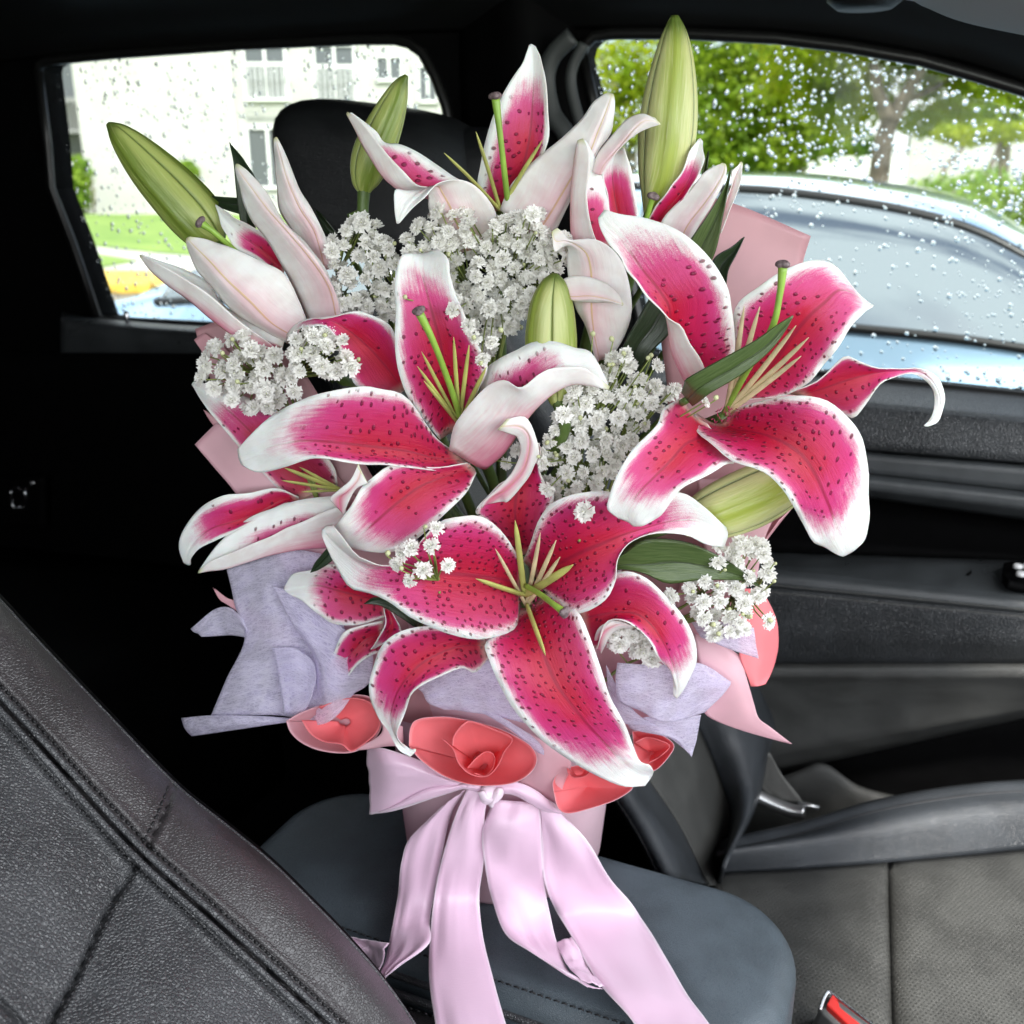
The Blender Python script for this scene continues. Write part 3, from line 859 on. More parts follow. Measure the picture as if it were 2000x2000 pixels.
def wall_with_holes(name, outer, holes, l0, l1, mat):
    loops = [ringpts(outer, l0)] + [ringpts(h, l0) for h in holes]
    flat2 = [[Vector((float(np.dot(p, FV)), float(p[2]), 0)) for p in lp] for lp in loops]
    tris = tessellate_polygon(flat2)
    V = np.concatenate([np.array(lp) for lp in loops]); n = len(V)
    V2 = V + LV * (l1 - l0)
    F = [tuple(t_) for t_ in tris] + [tuple(i + n for i in reversed(t_)) for t_ in tris]
    o = 0
    for lp in loops:
        k = len(lp); F += [(o + i, o + (i + 1) % k, o + (i + 1) % k + n, o + i + n) for i in range(k)]; o += k
    return mk(name, np.concatenate([V, V2]), F, mat, None, smooth=False)


outer = [(-420, -420), (2500, -420), (2500, 2600), (-420, 2600)]
tag(wall_with_holes('wall', outer, [front_win, rear_win], WL - .012, WL + .03, M['trim_black']), kind='structure')
# seals round the openings
fd = thing('front_door', car(1.13, 0.3, .75), 'black front passenger door with rain spotted window, stitched armrest and switches', 'car door')
rd_ = thing('rear_door', car(1.13, -1.2, .75), 'black rear door with rain spotted window and lock pin', 'car door')
for par_, win in ((fd, front_win), (rd_, rear_win)):
    pts = ringpts(win, WL - .014); pts = np.array(pts + [pts[0]])
    tube('window_seal', pts, .0065, M['rubber'], par_, 8)
    g = np.array(ringpts(win, WL + .012)); g2 = g + LV * .004; n = len(g)
    pane = mk('window_glass', np.concatenate([g, g2]), [tuple(range(n)), tuple(range(2 * n - 1, n - 1, -1))] + [(i, i + n, (i + 1) % n + n, (i + 1) % n) for i in range(n)], M['window_glass'], par_, smooth=False)
    # rain on the outside of the pane
    poly = np.array(win, float); xs = poly[:, 0]; ys = poly[:, 1]

    def inside(x, y):
        c = False; k = len(poly); j = k - 1
        for i in range(k):
            if (ys[i] > y) != (ys[j] > y) and x < (xs[j] - xs[i]) * (y - ys[i]) / (ys[j] - ys[i]) + xs[i]: c = not c
            j = i
        return c
    hv = []; hf = []
    for lat, m_ in ((0.0, 10), (.42, 10), (.8, 7), (1.0, 1)):
        for q in range(m_):
            a = 2 * math.pi * q / m_; rr = math.sqrt(max(0, 1 - lat ** 2)) if lat < 1 else 0
            hv.append((rr * math.cos(a), rr * math.sin(a), lat))
    for q in range(10): hf.append((q, (q + 1) % 10, 10 + (q + 1) % 10, 10 + q))
    for q in range(7):
        hf.append((20 + q, 20 + (q + 1) % 7, 27))
    hf.append(tuple(range(9, -1, -1)))
    # stitch the 10-ring to the 7-ring
    for q in range(10):
        b0_, b1_ = int(q * 7 / 10) % 7, int((q + 1) * 7 / 10) % 7
        hf.append((10 + q, 10 + (q + 1) % 10, 20 + b1_) if b0_ == b1_ else (10 + q, 10 + (q + 1) % 10, 20 + b1_, 20 + b0_))
    hv = np.array(hv); V = []; F = []; cnt = 0
    want = 1900 if par_ is fd else 1300; tries = 0
    while cnt < want and tries < 40000:
        tries += 1
        x = rng.uniform(xs.min(), min(xs.max(), 2080)); y = rng.uniform(ys.min(), ys.max())
        if not inside(x, y): continue
        dens = .55 + .45 * math.sin(x * .011 + 2 * math.sin(y * .013)) * math.sin(y * .017 + x * .004)
        if par_ is fd and y > 430: dens *= .5
        if rng.random() > dens: continue
        c = PL(x, y, WL + .0165); s = .0008 + .0021 * rng.random() ** 2.2
        if par_ is rd_: s *= 1.15
        e = rng.uniform(.85, 1.35)
        w = hv * s; F += [tuple(i + len(V) * len(hv) for i in f_) for f_ in hf]
        ang = rng.uniform(-.5, .5); ca, sa = math.cos(ang), math.sin(ang)
        bx_ = FV * ca + ZV * sa; bz_ = -FV * sa + ZV * ca
        V.append(c + w[:, :1] * bx_ + w[:, 1:2] * e * bz_ + w[:, 2:3] * .55 * LV); cnt += 1
    tag(mk('raindrops', np.concatenate(V), F, M['rain_water'], pane), kind='stuff')
# rear door sill and its lock pin
pts = []
for l, dy in ((WL - .012, 0), (WL - .05, 8), (WL - .065, 22), (WL - .068, 60), (WL - .05, 160)):
    pts.append([PL(x, y + dy, l) for x, y in ((120, 610), (191, 622), (387, 637), (860, 662), (1000, 674))])
patch(rd_, pts, M['door_plastic'], 'sill', 22, 18, .004, flip=False)
lk = PL(251, 640, WL - .035)
tube('lock_pin', [lk, lk + ZV * .012, lk + ZV * .020, lk + ZV * .024], [.0035, .0032, .0045, .002], M['chrome'], rd_, 10)
tube('lock_collar', [lk - ZV * .004, lk, lk + ZV * .003], [.013, .012, .007], M['rubber'], rd_, 14)
patch(rd_, [[PL(x, y, WL - .075 - .02 * math.sin(x * .004)) for x in (-350, 0, 350, 700, 1000)] for y in (690, 900, 1200, 1600, 2300)], M['trim_black'], 'lower_panel', 18, 18, .01)
# metal hook on the rear trim
hk = thing('coat_hook', PL(36, 960, WL - .10), 'small bright metal hook on the dark rear trim', 'hook')
tube('ring', [PL(x, y, WL - .11) for x, y in ((22, 958), (24, 985), (33, 993), (48, 990), (50, 965), (40, 955), (24, 957))], .0035, M['chrome'], hk, 8, 40)
tube('arm', [PL(46, 960, WL - .11), PL(58, 948, WL - .115), PL(68, 942, WL - .115)], .003, M['chrome'], hk, 8)
patch(hk, [[PL(x, y, WL - .105) for x in (-20, 36, 90)] for y in (930, 975, 1030)], M['trim_black'], 'back_plate', 8, 8, .01)

# door pillar with its trims
pl_ = thing('door_pillar', car(1.12, -.42, .75), 'dark pillar between the door windows with curved grey trim strips', 'car pillar')
patch(pl_, [[PL(a, y, WL - .014), PL((a + b) / 2, y, WL - .06), PL(b, y, WL - .014)] for y, a, b in ((-150, 905, 1100), (90, 900, 1128), (300, 905, 1175), (700, 905, 1262), (1200, 905, 1330), (2200, 900, 1400))], M['trim_black'], 'cover', 30, 14, .004)
for pts_, w_, mt in (([(1118, 70), (1080, 108), (1066, 155), (1078, 220), (1105, 262), (1130, 330)], .010, 'pillar_grey'), ([(1141, 85), (1119, 128), (1115, 168), (1130, 232), (1150, 300)], .006, 'pillar_grey')):
    tube('trim_strip', [PL(x, y, WL - .062) for x, y in pts_], w_, M[mt], pl_, 10, 30, flat=.5)

# roof: rail above the windows, headliner, visor
rf = thing('car_roof', car(.4, -.5, 1.84), 'black headliner and curved roof rail above the side windows', 'car roof')
rail = []
for off, l, up in ((0, WL - .012, 0), (-10, WL - .05, .02), (-22, WL - .09, .045), (-50, WL - .16, .07)):
    rail.append([PL(x, y, WL - .012) * 1.0 - LV * (WL - .012 - l) + ZV * up for x, y in ((-300, 160), (75, 112), (300, 94), (700, 68), (900, 60), (1200, 54), (1519, 62), (1799, 104), (2000, 162), (2400, 320))])
patch(rf, rail, M['trim_dark'], 'roof_rail', 14, 60, .004)
mb = MB(); mb.box(car(-.62, -2.2, 1.875), LV * (WL + .62 - .12), FV * 2.62, ZV * .03); bevel(mb.build('headliner', M['headliner'], rf, smooth=False), .012)
mb = MB(); mb.box(car(WL - .13, -2.2, 1.862), LV * .2, FV * 3.4, ZV * .06); mb.build('roof_edge', M['trim_black'], rf, smooth=False)
mb = MB(); c0 = PL(1690, 2, WL - .2)
tube('dome_button', [c0 + ZV * .01, c0, c0 - ZV * .006], [.03, .03, .022], M['trim_dark'], rf, 20)
vz = thing('sun_visor', PL(1900, 10, .75), 'grey ribbed sun visor edge at the roof above the passenger window', 'sun visor')
vp = [[PL(x, y, l) for x, y, l in r_] for r_ in (((1700, -120, .62), (1850, -110, .62), (2100, -60, .62)), ((1760, -30, .70), (1880, -20, .70), (2100, 30, .70)), ((1785, -22, .74), (1890, 14, .74), (2100, 58, .74)), ((1810, -8, .76), (1900, 26, .76), (2100, 66, .76)))]
patch(vz, vp, M['visor_grey'], 'panel', 20, 20, .012)
for i in range(7):
    u = i / 6
    tube('rib', [PL(1860 + 40 * u, -60 + 52 * u, .70 + .03 * u) - ZV * .008, PL(2100, -30 + 70 * u, .70 + .03 * u) - ZV * .008], .002, M['visor_grey'], vz, 6)
# the parts of the cabin behind and beside the lens: driver's side and dashboard, open only at the glass
mb = MB(); mb.box(car(-.66, -2.2, .72), LV * .04, FV * 3.1, ZV * .75); tag(mb.build('wall', M['trim_black'], smooth=False), kind='structure')
mb = MB(); mb.box(car(-.66, -2.2, 1.47), LV * .04, FV * 1.75, ZV * .41); tag(mb.build('wall', M['trim_black'], smooth=False), kind='structure')
db = thing('dashboard', car(.3, .9, .73), 'dark dashboard under the windscreen in front of the passenger seat', 'dashboard')
mb = MB(); mb.box(car(-.62, .80, .73), LV * 1.74, FV * .3, ZV * .55); bevel(mb.build('panel', M['trim_dark'], db, smooth=False), .04)
# closed rear and floor of the cabin
tag(mk('floor', [car(-.6, -2.2, .72), car(1.14, -2.2, .72), car(1.14, .9, .72), car(-.6, .9, .72)], [(0, 1, 2, 3)], M['headliner'], smooth=False), kind='structure')
mb = MB(); mb.box(car(-.62, -2.25, .72), LV * 1.76, FV * .04, ZV * 1.15); tag(mb.build('wall', M['trim_black'], smooth=False), kind='structure')
rs = thing('rear_seat', car(.4, -1.3, .73), 'black rear bench seat lost in shadow behind the front seats', 'car seat')
patch(rs, [[car(l, f_, z) for l in (-.6, 0, .6, 1.08)] for f_, z in ((-.85, .73), (-.87, .98), (-.95, 1.04), (-1.4, 1.0))], M['trim_black'], 'cushion', 14, 14, .02)
patch(rs, [[car(l, f_, z) for l in (-.6, 0, .6, 1.08)] for f_, z in ((-1.38, .98), (-1.55, 1.12), (-1.75, 1.22), (-1.95, 1.26))], M['trim_black'], 'backrest', 14, 14, .02)

# ------------------------------------------------------------------ front door trim, row by row from the sill down
def door_rows(rows, xs=(1150, 1350, 1500, 1650, 1820, 2000, 2250)):
    return [[PL(x, y0 + (y1 - y0) * (x - 1500) / 500.0, l) for x in xs] for y0, y1, l in rows]


def strip(parent, name, rows, mat, sub=4, thick=.004):
    C = np.array(door_rows(rows)); n = len(C)
    S = spline(np.swapaxes(C, 0, 1), 40); S = np.swapaxes(S, 0, 1)
    # rows stay crisp: straight between given lines with small roundings
    k = (n - 1) * sub + 1; s = np.linspace(0, n - 1, k); i = np.minimum(s.astype(int), n - 2); t_ = (s - i)[:, None, None]
    S = S[i] * (1 - t_) + S[i + 1] * t_
    T, U = np.meshgrid(np.linspace(0, 1, k), np.linspace(0, 1, 40), indexing='ij'); z = np.zeros_like(U)
    return shell(name, S, [mat, mat], parent, thick, dict(ut=np.stack([U, T, z], 2), pc=np.stack([U * 60, T * 10, z], 2)))


strip(fd, 'sill', [(722, 772, 1.14), (727, 778, 1.125), (750, 800, 1.09), (770, 819, 1.062), (780, 828, 1.055), (792, 840, 1.052), (858, 899, 1.045), (862, 903, 1.06)], M['door_vinyl'])
strip(fd, 'trim_band', [(862, 903, 1.068), (868, 910, 1.068), (871, 913, 1.052), (876, 918, 1.049), (898, 953, 1.049), (906, 961, 1.060), (909, 965, 1.048), (916, 973, 1.040), (928, 990, 1.040), (938, 1006, 1.055), (942, 1012, 1.08)], M['door_plastic'])
strip(fd, 'recess', [(940, 1010, 1.08), (950, 1022, 1.105), (1076, 1096, 1.115), (1090, 1104, 1.085)], M['trim_black'])
strip(fd, 'armrest', [(1082, 1098, 1.085), (1090, 1108, 1.06), (1106, 1152, 1.02), (1114, 1166, 1.008), (1124, 1178, 1.0), (1138, 1190, .998), (1146, 1196, 1.003)], M['door_plastic'])
strip(fd, 'stitched_panel', [(1146, 1196, 1.003), (1152, 1202, .999), (1160, 1210, .998), (1230, 1255, 1.000), (1290, 1290, 1.01), (1300, 1298, 1.03)], M['door_vinyl'])
strip(fd, 'lower_panel', [(1296, 1294, 1.03), (1300, 1298, 1.012), (1308, 1306, 1.004), (1318, 1318, 1.004), (1330, 1332, 1.012), (1395, 1365, 1.03), (1470, 1384, 1.04), (1500, 1392, 1.06), (1512, 1400, 1.12)], M['door_pocket_plastic'])
strip(fd, 'pocket_back', [(1480, 1380, 1.118), (1560, 1560, 1.12), (1700, 1700, 1.12), (2200, 2200, 1.10)], M['trim_black'])
patch(fd, [[PL(x, y, l) for x, y in r_] for r_, l in (([(1430, 1560), (1560, 1510), (1612, 1498), (1680, 1540), (1800, 1566), (2050, 1590)], 1.06),
                                                     ([(1430, 1568), (1560, 1520), (1612, 1508), (1685, 1552), (1800, 1576), (2050, 1600)], 1.045),
                                                     ([(1430, 1640), (1560, 1620), (1640, 1620), (1720, 1630), (1800, 1640), (2050, 1660)], 1.05),
                                                     ([(1430, 1800), (1560, 1800), (1640, 1800), (1720, 1800), (1800, 1800), (2050, 1800)], 1.08))], M['door_pocket_plastic'], 'pocket_lip', 16, 30, .006)
patch(fd, [[PL(x, y, l) for x, y in r_] for r_, l in (([(1728, 1098), (1800, 1104), (1880, 1108), (1905, 1106)], 1.083), ([(1735, 1112), (1800, 1126), (1870, 1130), (1900, 1116)], 1.046), ([(1745, 1120), (1800, 1134), (1860, 1138), (1892, 1124)], 1.034))], M['trim_black'], 'pull_cup', 8, 16, .004)
sw = patch(fd, [[PL(x, y, l) for x, y in r_] for r_, l in (([(1962, 1106), (1990, 1102), (2080, 1106)], 1.046), ([(1958, 1126), (1985, 1128), (2080, 1134)], 1.026), ([(1968, 1142), (1990, 1150), (2080, 1158)], 1.005))], M['trim_black'], 'switch_panel', 8, 12, .008)
for x, y, l in ((1987, 1113, 1.026), (1993, 1128, 1.010), (2004, 1114, 1.026), (2010, 1129, 1.010)):
    c = PL(x, y, l); tube('button', [c + ZV * .002, c + ZV * .0055, c + ZV * .006], [.0046, .0044, .003], M['switch_icon'], sw, 12)
mb = MB()
for k in range(150):
    x = 1500 + k * 3.6
    for dy in (-7, 7):
        y = 1148 + (1197 - 1148) * (x - 1500) / 500 + dy; a = PL(x, y, .992); b = PL(x + 2.4, y + 1.2, .992)
        mb.tube([a, (a + b) / 2 - LV * .0008, b], .0006, 4)
tag(mb.build('stitching', M['belt_fabric'], fd), kind='stuff')

# ------------------------------------------------------------------ front passenger seat
SZ = .96
ps = thing('passenger_seat', PZ(1700, 1800, .74), 'dark grey leather front passenger seat with perforated cushion', 'car seat')


def seat_pt(x, y, dz=0.0): return PZ(x, y, SZ + dz)


far = [(1395, 1691), (1560, 1683), (1735, 1670), (1870, 1658), (2000, 1645), (2250, 1620)]
near = [(1180, 2450), (1480, 2450), (1765, 2450), (1960, 2450), (2150, 2450), (2500, 2450)]


def cush(i0, i1, name, mat, sag):
    rows = []
    for k in range(7):
        u = k / 6; rows.append([seat_pt(far[i][0] + (near[i][0] - far[i][0]) * u, far[i][1] + (near[i][1] - far[i][1]) * u ** .9) for i in range(i0, i1 + 1)])
    S = spline(np.array(rows), 40); S = np.swapaxes(spline(np.swapaxes(S, 0, 1), 30), 0, 1)
    uu = np.linspace(0, 1, 30); vv = np.linspace(0, 1, 40)
    e = np.minimum(1, np.minimum(uu, 1 - uu) / .09)[None, :] * np.minimum(1, vv / .05)[:, None]
    S[:, :, 2] += .010 * np.sqrt(np.clip(e, 0, 1)) - .010 - sag * np.sin(vv * 3.1)[:, None] * .3
    T, U = np.meshgrid(vv, uu, indexing='ij'); z = np.zeros_like(U)
    pc = np.stack([(S @ FV) * 100, (S @ LV) * 100, z], 2)
    return shell(name, S, [M[mat], M[mat]], ps, .004, dict(ut=np.stack([U, T, z], 2), pc=pc))


cush(0, 2, 'cushion', 'leather_perforated', .02); cush(2, 5, 'cushion', 'leather_perforated', .02)
ridge = [(1400, 1668, .968), (1560, 1632, .972), (1700, 1590, .982), (1850, 1562, .990), (2000, 1548, .992), (2250, 1540, .985)]
rows = []
for (fx, fy), (rx, ry, rz) in zip(far, ridge):
    a = seat_pt(fx, fy) - ZV * .008; c = PZ(rx, ry, rz); m_ = (a + c) / 2 + ZV * (.014) - LV * .004
    rows.append([a, m_, c, c + LV * .022 - ZV * .001, c + LV * .05 - ZV * .03, c + LV * .055 - ZV * .12])
rows = [list(x) for x in zip(*rows)]
patch(ps, rows, M['leather_smooth'], 'side_bolster', 36, 46, .004)
rp = spline(np.array([PZ(rx, ry, rz) for rx, ry, rz in ridge]), 60)
tube('bolster_seam', rp + ZV * .001, .0016, M['stitch'], ps, 6)
mb = MB()
for i in range(0, 59):
    a, b = rp[i], rp[i] * .45 + rp[i + 1] * .55
    for s in (-.006, .006): mb.tube([a + LV * s + ZV * .001, b + LV * s + ZV * .001], .0007, 4)
tag(mb.build('stitching', M['belt_fabric'], ps), kind='stuff')
J = PZ(1410, 1692, SZ - .01); RC = R(26)
NB = FV * math.cos(RC) + ZV * math.sin(RC)


def PB(crop, x, y, off=0.0):
    px, py = cpx(crop, x, y); r_ = ray(px, py)
    s = (np.dot(J - CAM, NB) + off) / float(np.dot(r_, NB)); return CAM + r_ * s


ins_l = [(1225, 1060), (1060, 720), (870, 430), (640, 110), (330, -320), (-200, -1100), (-700, -1850), (-1100, -2650)]
ins_r = [(1300, 1060), (1372, 640), (1310, 400), (1170, 80), (930, -380), (420, -1200), (-60, -1950), (-430, -2750)]
patch(ps, [[PB('E2', *a), PB('E2', (a[0] + b[0]) / 2, (a[1] + b[1]) / 2, .004), PB('E2', *b)] for a, b in zip(ins_l, ins_r)], M['leather_grey'], 'backrest_insert', 40, 16, .004)
far_o = [(1345, 900), (1520, 560), (1600, 220), (1640, -20), (1440, -480), (900, -1300), (380, -2050), (-60, -2800)]
patch(ps, [[PB('E2', *a), PB('E2', (a[0] + b[0]) / 2, (a[1] + b[1]) / 2, .035), PB('E2', *b, .03), PB('E2', b[0] + 10, b[1], -.06)] for a, b in zip(ins_r, far_o)], M['leather_smooth'], 'backrest_bolster', 40, 20, .004)
near_o = [(930, 990), (800, 730), (640, 480), (420, 180), (100, -240), (-450, -1000), (-950, -1750), (-1330, -2600)]
patch(ps, [[PB('E2', b[0] - 20, b[1], -.08), PB('E2', *b, .02), PB('E2', (a[0] + b[0]) / 2, (a[1] + b[1]) / 2, .035), PB('E2', *a)] for a, b in zip(ins_l, near_o)], M['leather_smooth'], 'backrest_bolster', 40, 20, .004)
patch(ps, [[PB('E2', b[0] - 260, b[1] + 40, -.22), PB('E2', b[0] - 20, b[1], -.075)] for b in near_o], M['trim_dark'], 'seat_side', 20, 6, .004)
tube('piping', [PB('E2', b[0] - 4, b[1], .024) for b in near_o], .002, M['leather_seat'], ps, 6, 40)


def blob(name, c, ax, ay, az, e1, e2, mat, parent, n=36):
    """superellipsoid with axis vectors"""
    V = []; a = np.linspace(-math.pi / 2, math.pi / 2, n // 2); b = np.linspace(0, 2 * math.pi, n, endpoint=False)
    pw = lambda v, e: math.copysign(abs(v) ** e, v)
    for p in a:
        for q in b:
            V.append(c + ax * pw(math.cos(p), e1) * pw(math.cos(q), e2) + ay * pw(math.cos(p), e1) * pw(math.sin(q), e2) + az * pw(math.sin(p), e1))
    k = len(a); F = [(i * n + j, i * n + (j + 1) % n, (i + 1) * n + (j + 1) % n, (i + 1) * n + j) for i in range(k - 1) for j in range(n)]
    return mk(name, V, F, mat, parent)


hc = P(772, 352, .98)
blob('headrest', hc, RT * .082 + UP * -.012, LV * .10, (UP * .074 - RT * .012), .55, .6, M['leather_black'], ps)
blob('headrest', hc + RT * .045 + LV * .06 - UP * .012, RT * .072, LV * .08, UP * .066, .7, .7, M['leather_black'], ps)
for dx in (-22, 30):
    tube('headrest_post', [P(772 + dx, 440, 1.0), P(790 + dx, 620, 1.02)], .006, M['chrome'], ps, 10)
# belt and its anchor beside the cushion
sb = thing('seat_belt', PL(1540, 1560, .97), 'grey seat belt webbing with a silver anchor bar beside the passenger seat', 'seat belt')
patch(sb, [[PL(*cpx('E2', x, y), .985) for x, y in r_] for r_ in (((1600, 215), (1612, 225), (1625, 235)), ((1580, 330), (1640, 360), (1700, 370)), ((1560, 420), (1660, 470), (1790, 480)), ((1600, 480), (1700, 520), (1830, 540)))], M['belt_fabric'], 'webbing', 14, 10, .002, wob=.001)
tube('anchor_bar', [PL(*cpx('E2', x, y), .975) for x, y in ((1525, 490), (1640, 545), (1760, 590), (1840, 600))], .0075, M['satin_silver'], sb, 10, 20)
tube('anchor_wire', [PL(*cpx('E2', x, y), .985) for x, y in ((1800, 540), (1932, 575))], .003, M['satin_silver'], sb, 8)
# buckle in front of the armrest
bk = thing('belt_buckle', PZ(1660, 2000, .90), 'grey seat belt buckle with a red release button on the passenger cushion', 'buckle')


def e6(x, y, z): return PZ(*cpx('E6', x, y), z)


top = np.array([e6(596, 1758, 1.0), e6(930, 2010, 1.0), e6(840, 2130, 1.0), e6(553, 1850, 1.0)]); dn = np.array([.0, .02, -.05])
mb = MB(); mb.add(np.concatenate([top, top + dn]), [(3, 2, 1, 0), (4, 5, 6, 7), (0, 1, 5, 4), (1, 2, 6, 5), (2, 3, 7, 6), (3, 0, 4, 7)]); bevel(mb.build('housing', M['buckle_grey'], bk, smooth=False), .004)
tp = np.array([e6(624, 1782, 1.001), e6(655, 1836, 1.001), e6(662, 1862, 1.001), e6(800, 1975, 1.001), e6(770, 2020, 1.001), e6(588, 1848, 1.001)])
up_ = np.array([0, 0, .004]); n = len(tp); mb = MB(); mb.add(np.concatenate([tp + up_, tp - up_ * 2]), [tuple(range(n - 1, -1, -1)), tuple(range(n, 2 * n))] + [(i, (i + 1) % n, (i + 1) % n + n, i + n) for i in range(n)]); bevel(mb.build('release_button', M['buckle_red'], bk, smooth=False), .0012)
tube('chrome_rim', [e6(x, y, 1.004) for x, y in ((556, 1856), (575, 1800), (598, 1762), (620, 1770), (760, 1878), (935, 2012))], .0016, M['chrome'], bk, 8, 40)

# ------------------------------------------------------------------ centre console
def slab(name, l0, l1, f0, f1, z0, z1, r, er, mat, parent, puff=.0, n=14):
    """rounded rectangle block with a rounded top edge"""
    cl, cf = (l0 + l1) / 2, (f0 + f1) / 2; hl, hf = (l1 - l0) / 2, (f1 - f0) / 2
    def ring(inset, z):
        pts = []; rr = max(r - inset, .004); a_, b_ = hl - inset, hf - inset; rr = min(rr, a_, b_)
        for sx, sy, a0 in ((1, 1, 0), (-1, 1, 90), (-1, -1, 180), (1, -1, 270)):
            for k in range(n + 1):
                a = R(a0 + 90 * k / n); pts.append(car(cl + sx * (a_ - rr) + rr * math.cos(a), cf + sy * (b_ - rr) + rr * math.sin(a), z))
        return np.array(pts)
    rings = [ring(0, z0), ring(0, (z0 + z1 - er) / 2), ring(0, z1 - er)]
    for k in range(1, 9):
        a = R(90 * k / 8); rings.append(ring(er * (1 - math.cos(a)), z1 - er + er * math.sin(a)))
    mx = min(hl, hf) - .004
    for k in range(1, 10):
        q = k / 9; ins = er + (mx - er) * q; rings.append(ring(ins, z1 + puff * math.sin(q * math.pi / 2)))
    V = np.concatenate(rings); m_ = len(rings[0]); F = [(i * m_ + j, i * m_ + (j + 1) % m_, (i + 1) * m_ + (j + 1) % m_, (i + 1) * m_ + j) for i in range(len(rings) - 1) for j in range(m_)]
    F.append(tuple((len(rings) - 1) * m_ + j for j in range(m_)))
    return mk(name, V, F, mat, parent)


cs = thing('console_armrest', car(.53, -.24, .74), 'dark blue grey padded armrest on the centre console under the bouquet', 'armrest')
slab('lid', .452, .612, -.445, -.042, 1.045, 1.112, .065, .020, M['leather_console'], cs, .004)
slab('body', .462, .602, -.43, -.05, .75, 1.044, .05, .006, M['trim_dark'], cs)
lidseam = np.array([car(.608, f_, 1.094) for f_ in np.linspace(-.38, -.10, 20)])
slab('side_pad', .20, .4515, -.62, .14, .8, 1.085, .05, .022, M['leather_side'], cs, .003)
for l_, z_ in ((.452, 1.094), (.444, 1.0875)):
    tube('seam_piping', [car(l_, f_, z_) for f_ in np.linspace(-.50, .10, 12)], .0028, M['leather_seat'], cs, 8)
mb = MB()
for k in range(110):
    f_ = -.50 + k * .0054
    for l_ in (.436, .459):
        z_ = 1.0885 if l_ < .45 else 1.1105
        mb.tube([car(l_, f_, z_), car(l_, f_ + .0018, z_ + .0006), car(l_, f_ + .0036, z_)], .0006, 4)
tag(mb.build('stitching', M['stitch'], cs), kind='stuff')

# ------------------------------------------------------------------ driver's seat back in the foreground
ds = thing('driver_seat', P(200, 2000, .5) - ZV * .2, 'black grained leather driver seat back with double stitched seams', 'car seat')
sil = np.array([(-260, 890), (-120, 1042), (0, 1172), (110, 1290), (211, 1396), (341, 1530), (440, 1610), (528, 1682), (610, 1762), (682, 1836), (750, 1915), (810, 2000), (880, 2110), (960, 2250)], float)
S1 = np.array([(-250, 1110), (0, 1372), (140, 1525), (273, 1668), (420, 1800), (540, 1910), (640, 2002), (800, 2150)], float)
S2 = np.array([(341, 1530), (318, 1592), (277, 1672), (211, 1775), (145, 1916), (97, 2002), (20, 2150)], float)
S3 = np.array([(-60, 1900), (0, 1955), (45, 2002), (100, 2060)], float)


def pdist(Q, poly):
    best = np.full(Q.shape[0], 1e9); sgn = np.zeros(Q.shape[0])
    for a, b in zip(poly[:-1], poly[1:]):
        ab = b - a; t_ = np.clip(((Q - a) @ ab) / (ab @ ab), 0, 1); d = Q - a - t_[:, None] * ab; dd = np.linalg.norm(d, axis=1)
        s = np.sign(ab[0] * d[:, 1] - ab[1] * d[:, 0]); m_ = dd < best; best[m_] = dd[m_]; sgn[m_] = s[m_]
    return best, sgn


NU, NVV = 260, 190
sv = spline(sil, NU); tn = np.gradient(sv, axis=0); tn /= np.linalg.norm(tn, axis=1, keepdims=True)
nn = np.stack([-tn[:, 1], tn[:, 0]], 1)
for _ in range(40): nn = np.concatenate([nn[:1], (nn[:-2] + nn[1:-1] + nn[2:]) / 3, nn[-1:]])
nn /= np.linalg.norm(nn, axis=1, keepdims=True)
vv = np.concatenate([np.linspace(0, 60, 40), np.linspace(64, 820, NVV - 40)])


def seat_depth(Q, e):
    d1, s1 = pdist(Q, S1); d2, s2 = pdist(Q, S2); d3, s3 = pdist(Q, S3)
    dep = .530 - .00019 * e + .022 * np.exp(-e / 16.0) + .010 * np.exp(-e / 60.0)
    g = lambda d, w: np.exp(-(d / w) ** 2)
    h = -.0030 * g(d1, 4.5) + .0026 * g(np.abs(d1) - 12, 6) + .0016 * g(np.abs(d1) - 34, 7) - .0013 * g(np.abs(d1) - 24, 4)
    h += -.0030 * g(d2, 4.5) + .0010 * g(np.abs(d2) - 13, 8) - .004 * g(d3, 6)
    h += .010 * (1 - np.exp(-d1 / 80)) * (1 - np.exp(-d2 / 90))
    wr = .0012 * np.sin(Q[:, 0] * .021 + 1.7 * np.sin(Q[:, 1] * .013)) * np.exp(-np.minimum(d1, d2) / 60)
    return dep - h - wr, s1, s2


Q = sv[:, None, :] + nn[:, None, :] * vv[None, :, None]
E = np.repeat(vv[None, :], NU, 0)
dep, s1, s2 = seat_depth(Q.reshape(-1, 2), E.ravel())
W = np.array([P(x, y, d_) for (x, y), d_ in zip(Q.reshape(-1, 2), dep)])
idx = np.arange(NU * NVV).reshape(NU, NVV)
quads = np.stack([idx[:-1, :-1].ravel(), idx[1:, :-1].ravel(), idx[1:, 1:].ravel(), idx[:-1, 1:].ravel()], 1)
key = (s1[quads[:, 0]] > 0).astype(int) * 2 + (s2[quads[:, 0]] > 0).astype(int)
for k in range(4):
    f_ = quads[key == k]
    if len(f_) < 10: continue
    used = np.unique(f_); remap = -np.ones(len(W), int); remap[used] = np.arange(len(used))
    o = mk('leather_panel', W[used], remap[f_], M['leather_seat'] if k >= 2 else M['leather_side'], ds)
# rounded-over far side of the seat back
tk = W[idx[:, 0]]
back = np.stack([tk, tk + FW * .05 + UP * -.01 + RT * -.02, tk + FW * .12 - RT * .10], 1)
shell('back_shell', spline(np.swapaxes(back, 0, 1), 8).swapaxes(0, 1), [M['trim_black'], M['trim_black']], ds, .002)
tube('edge_seam', tk[20:-4:3] - FW * .001, .0011, M['leather_seat'], ds, 6)
mb = MB()


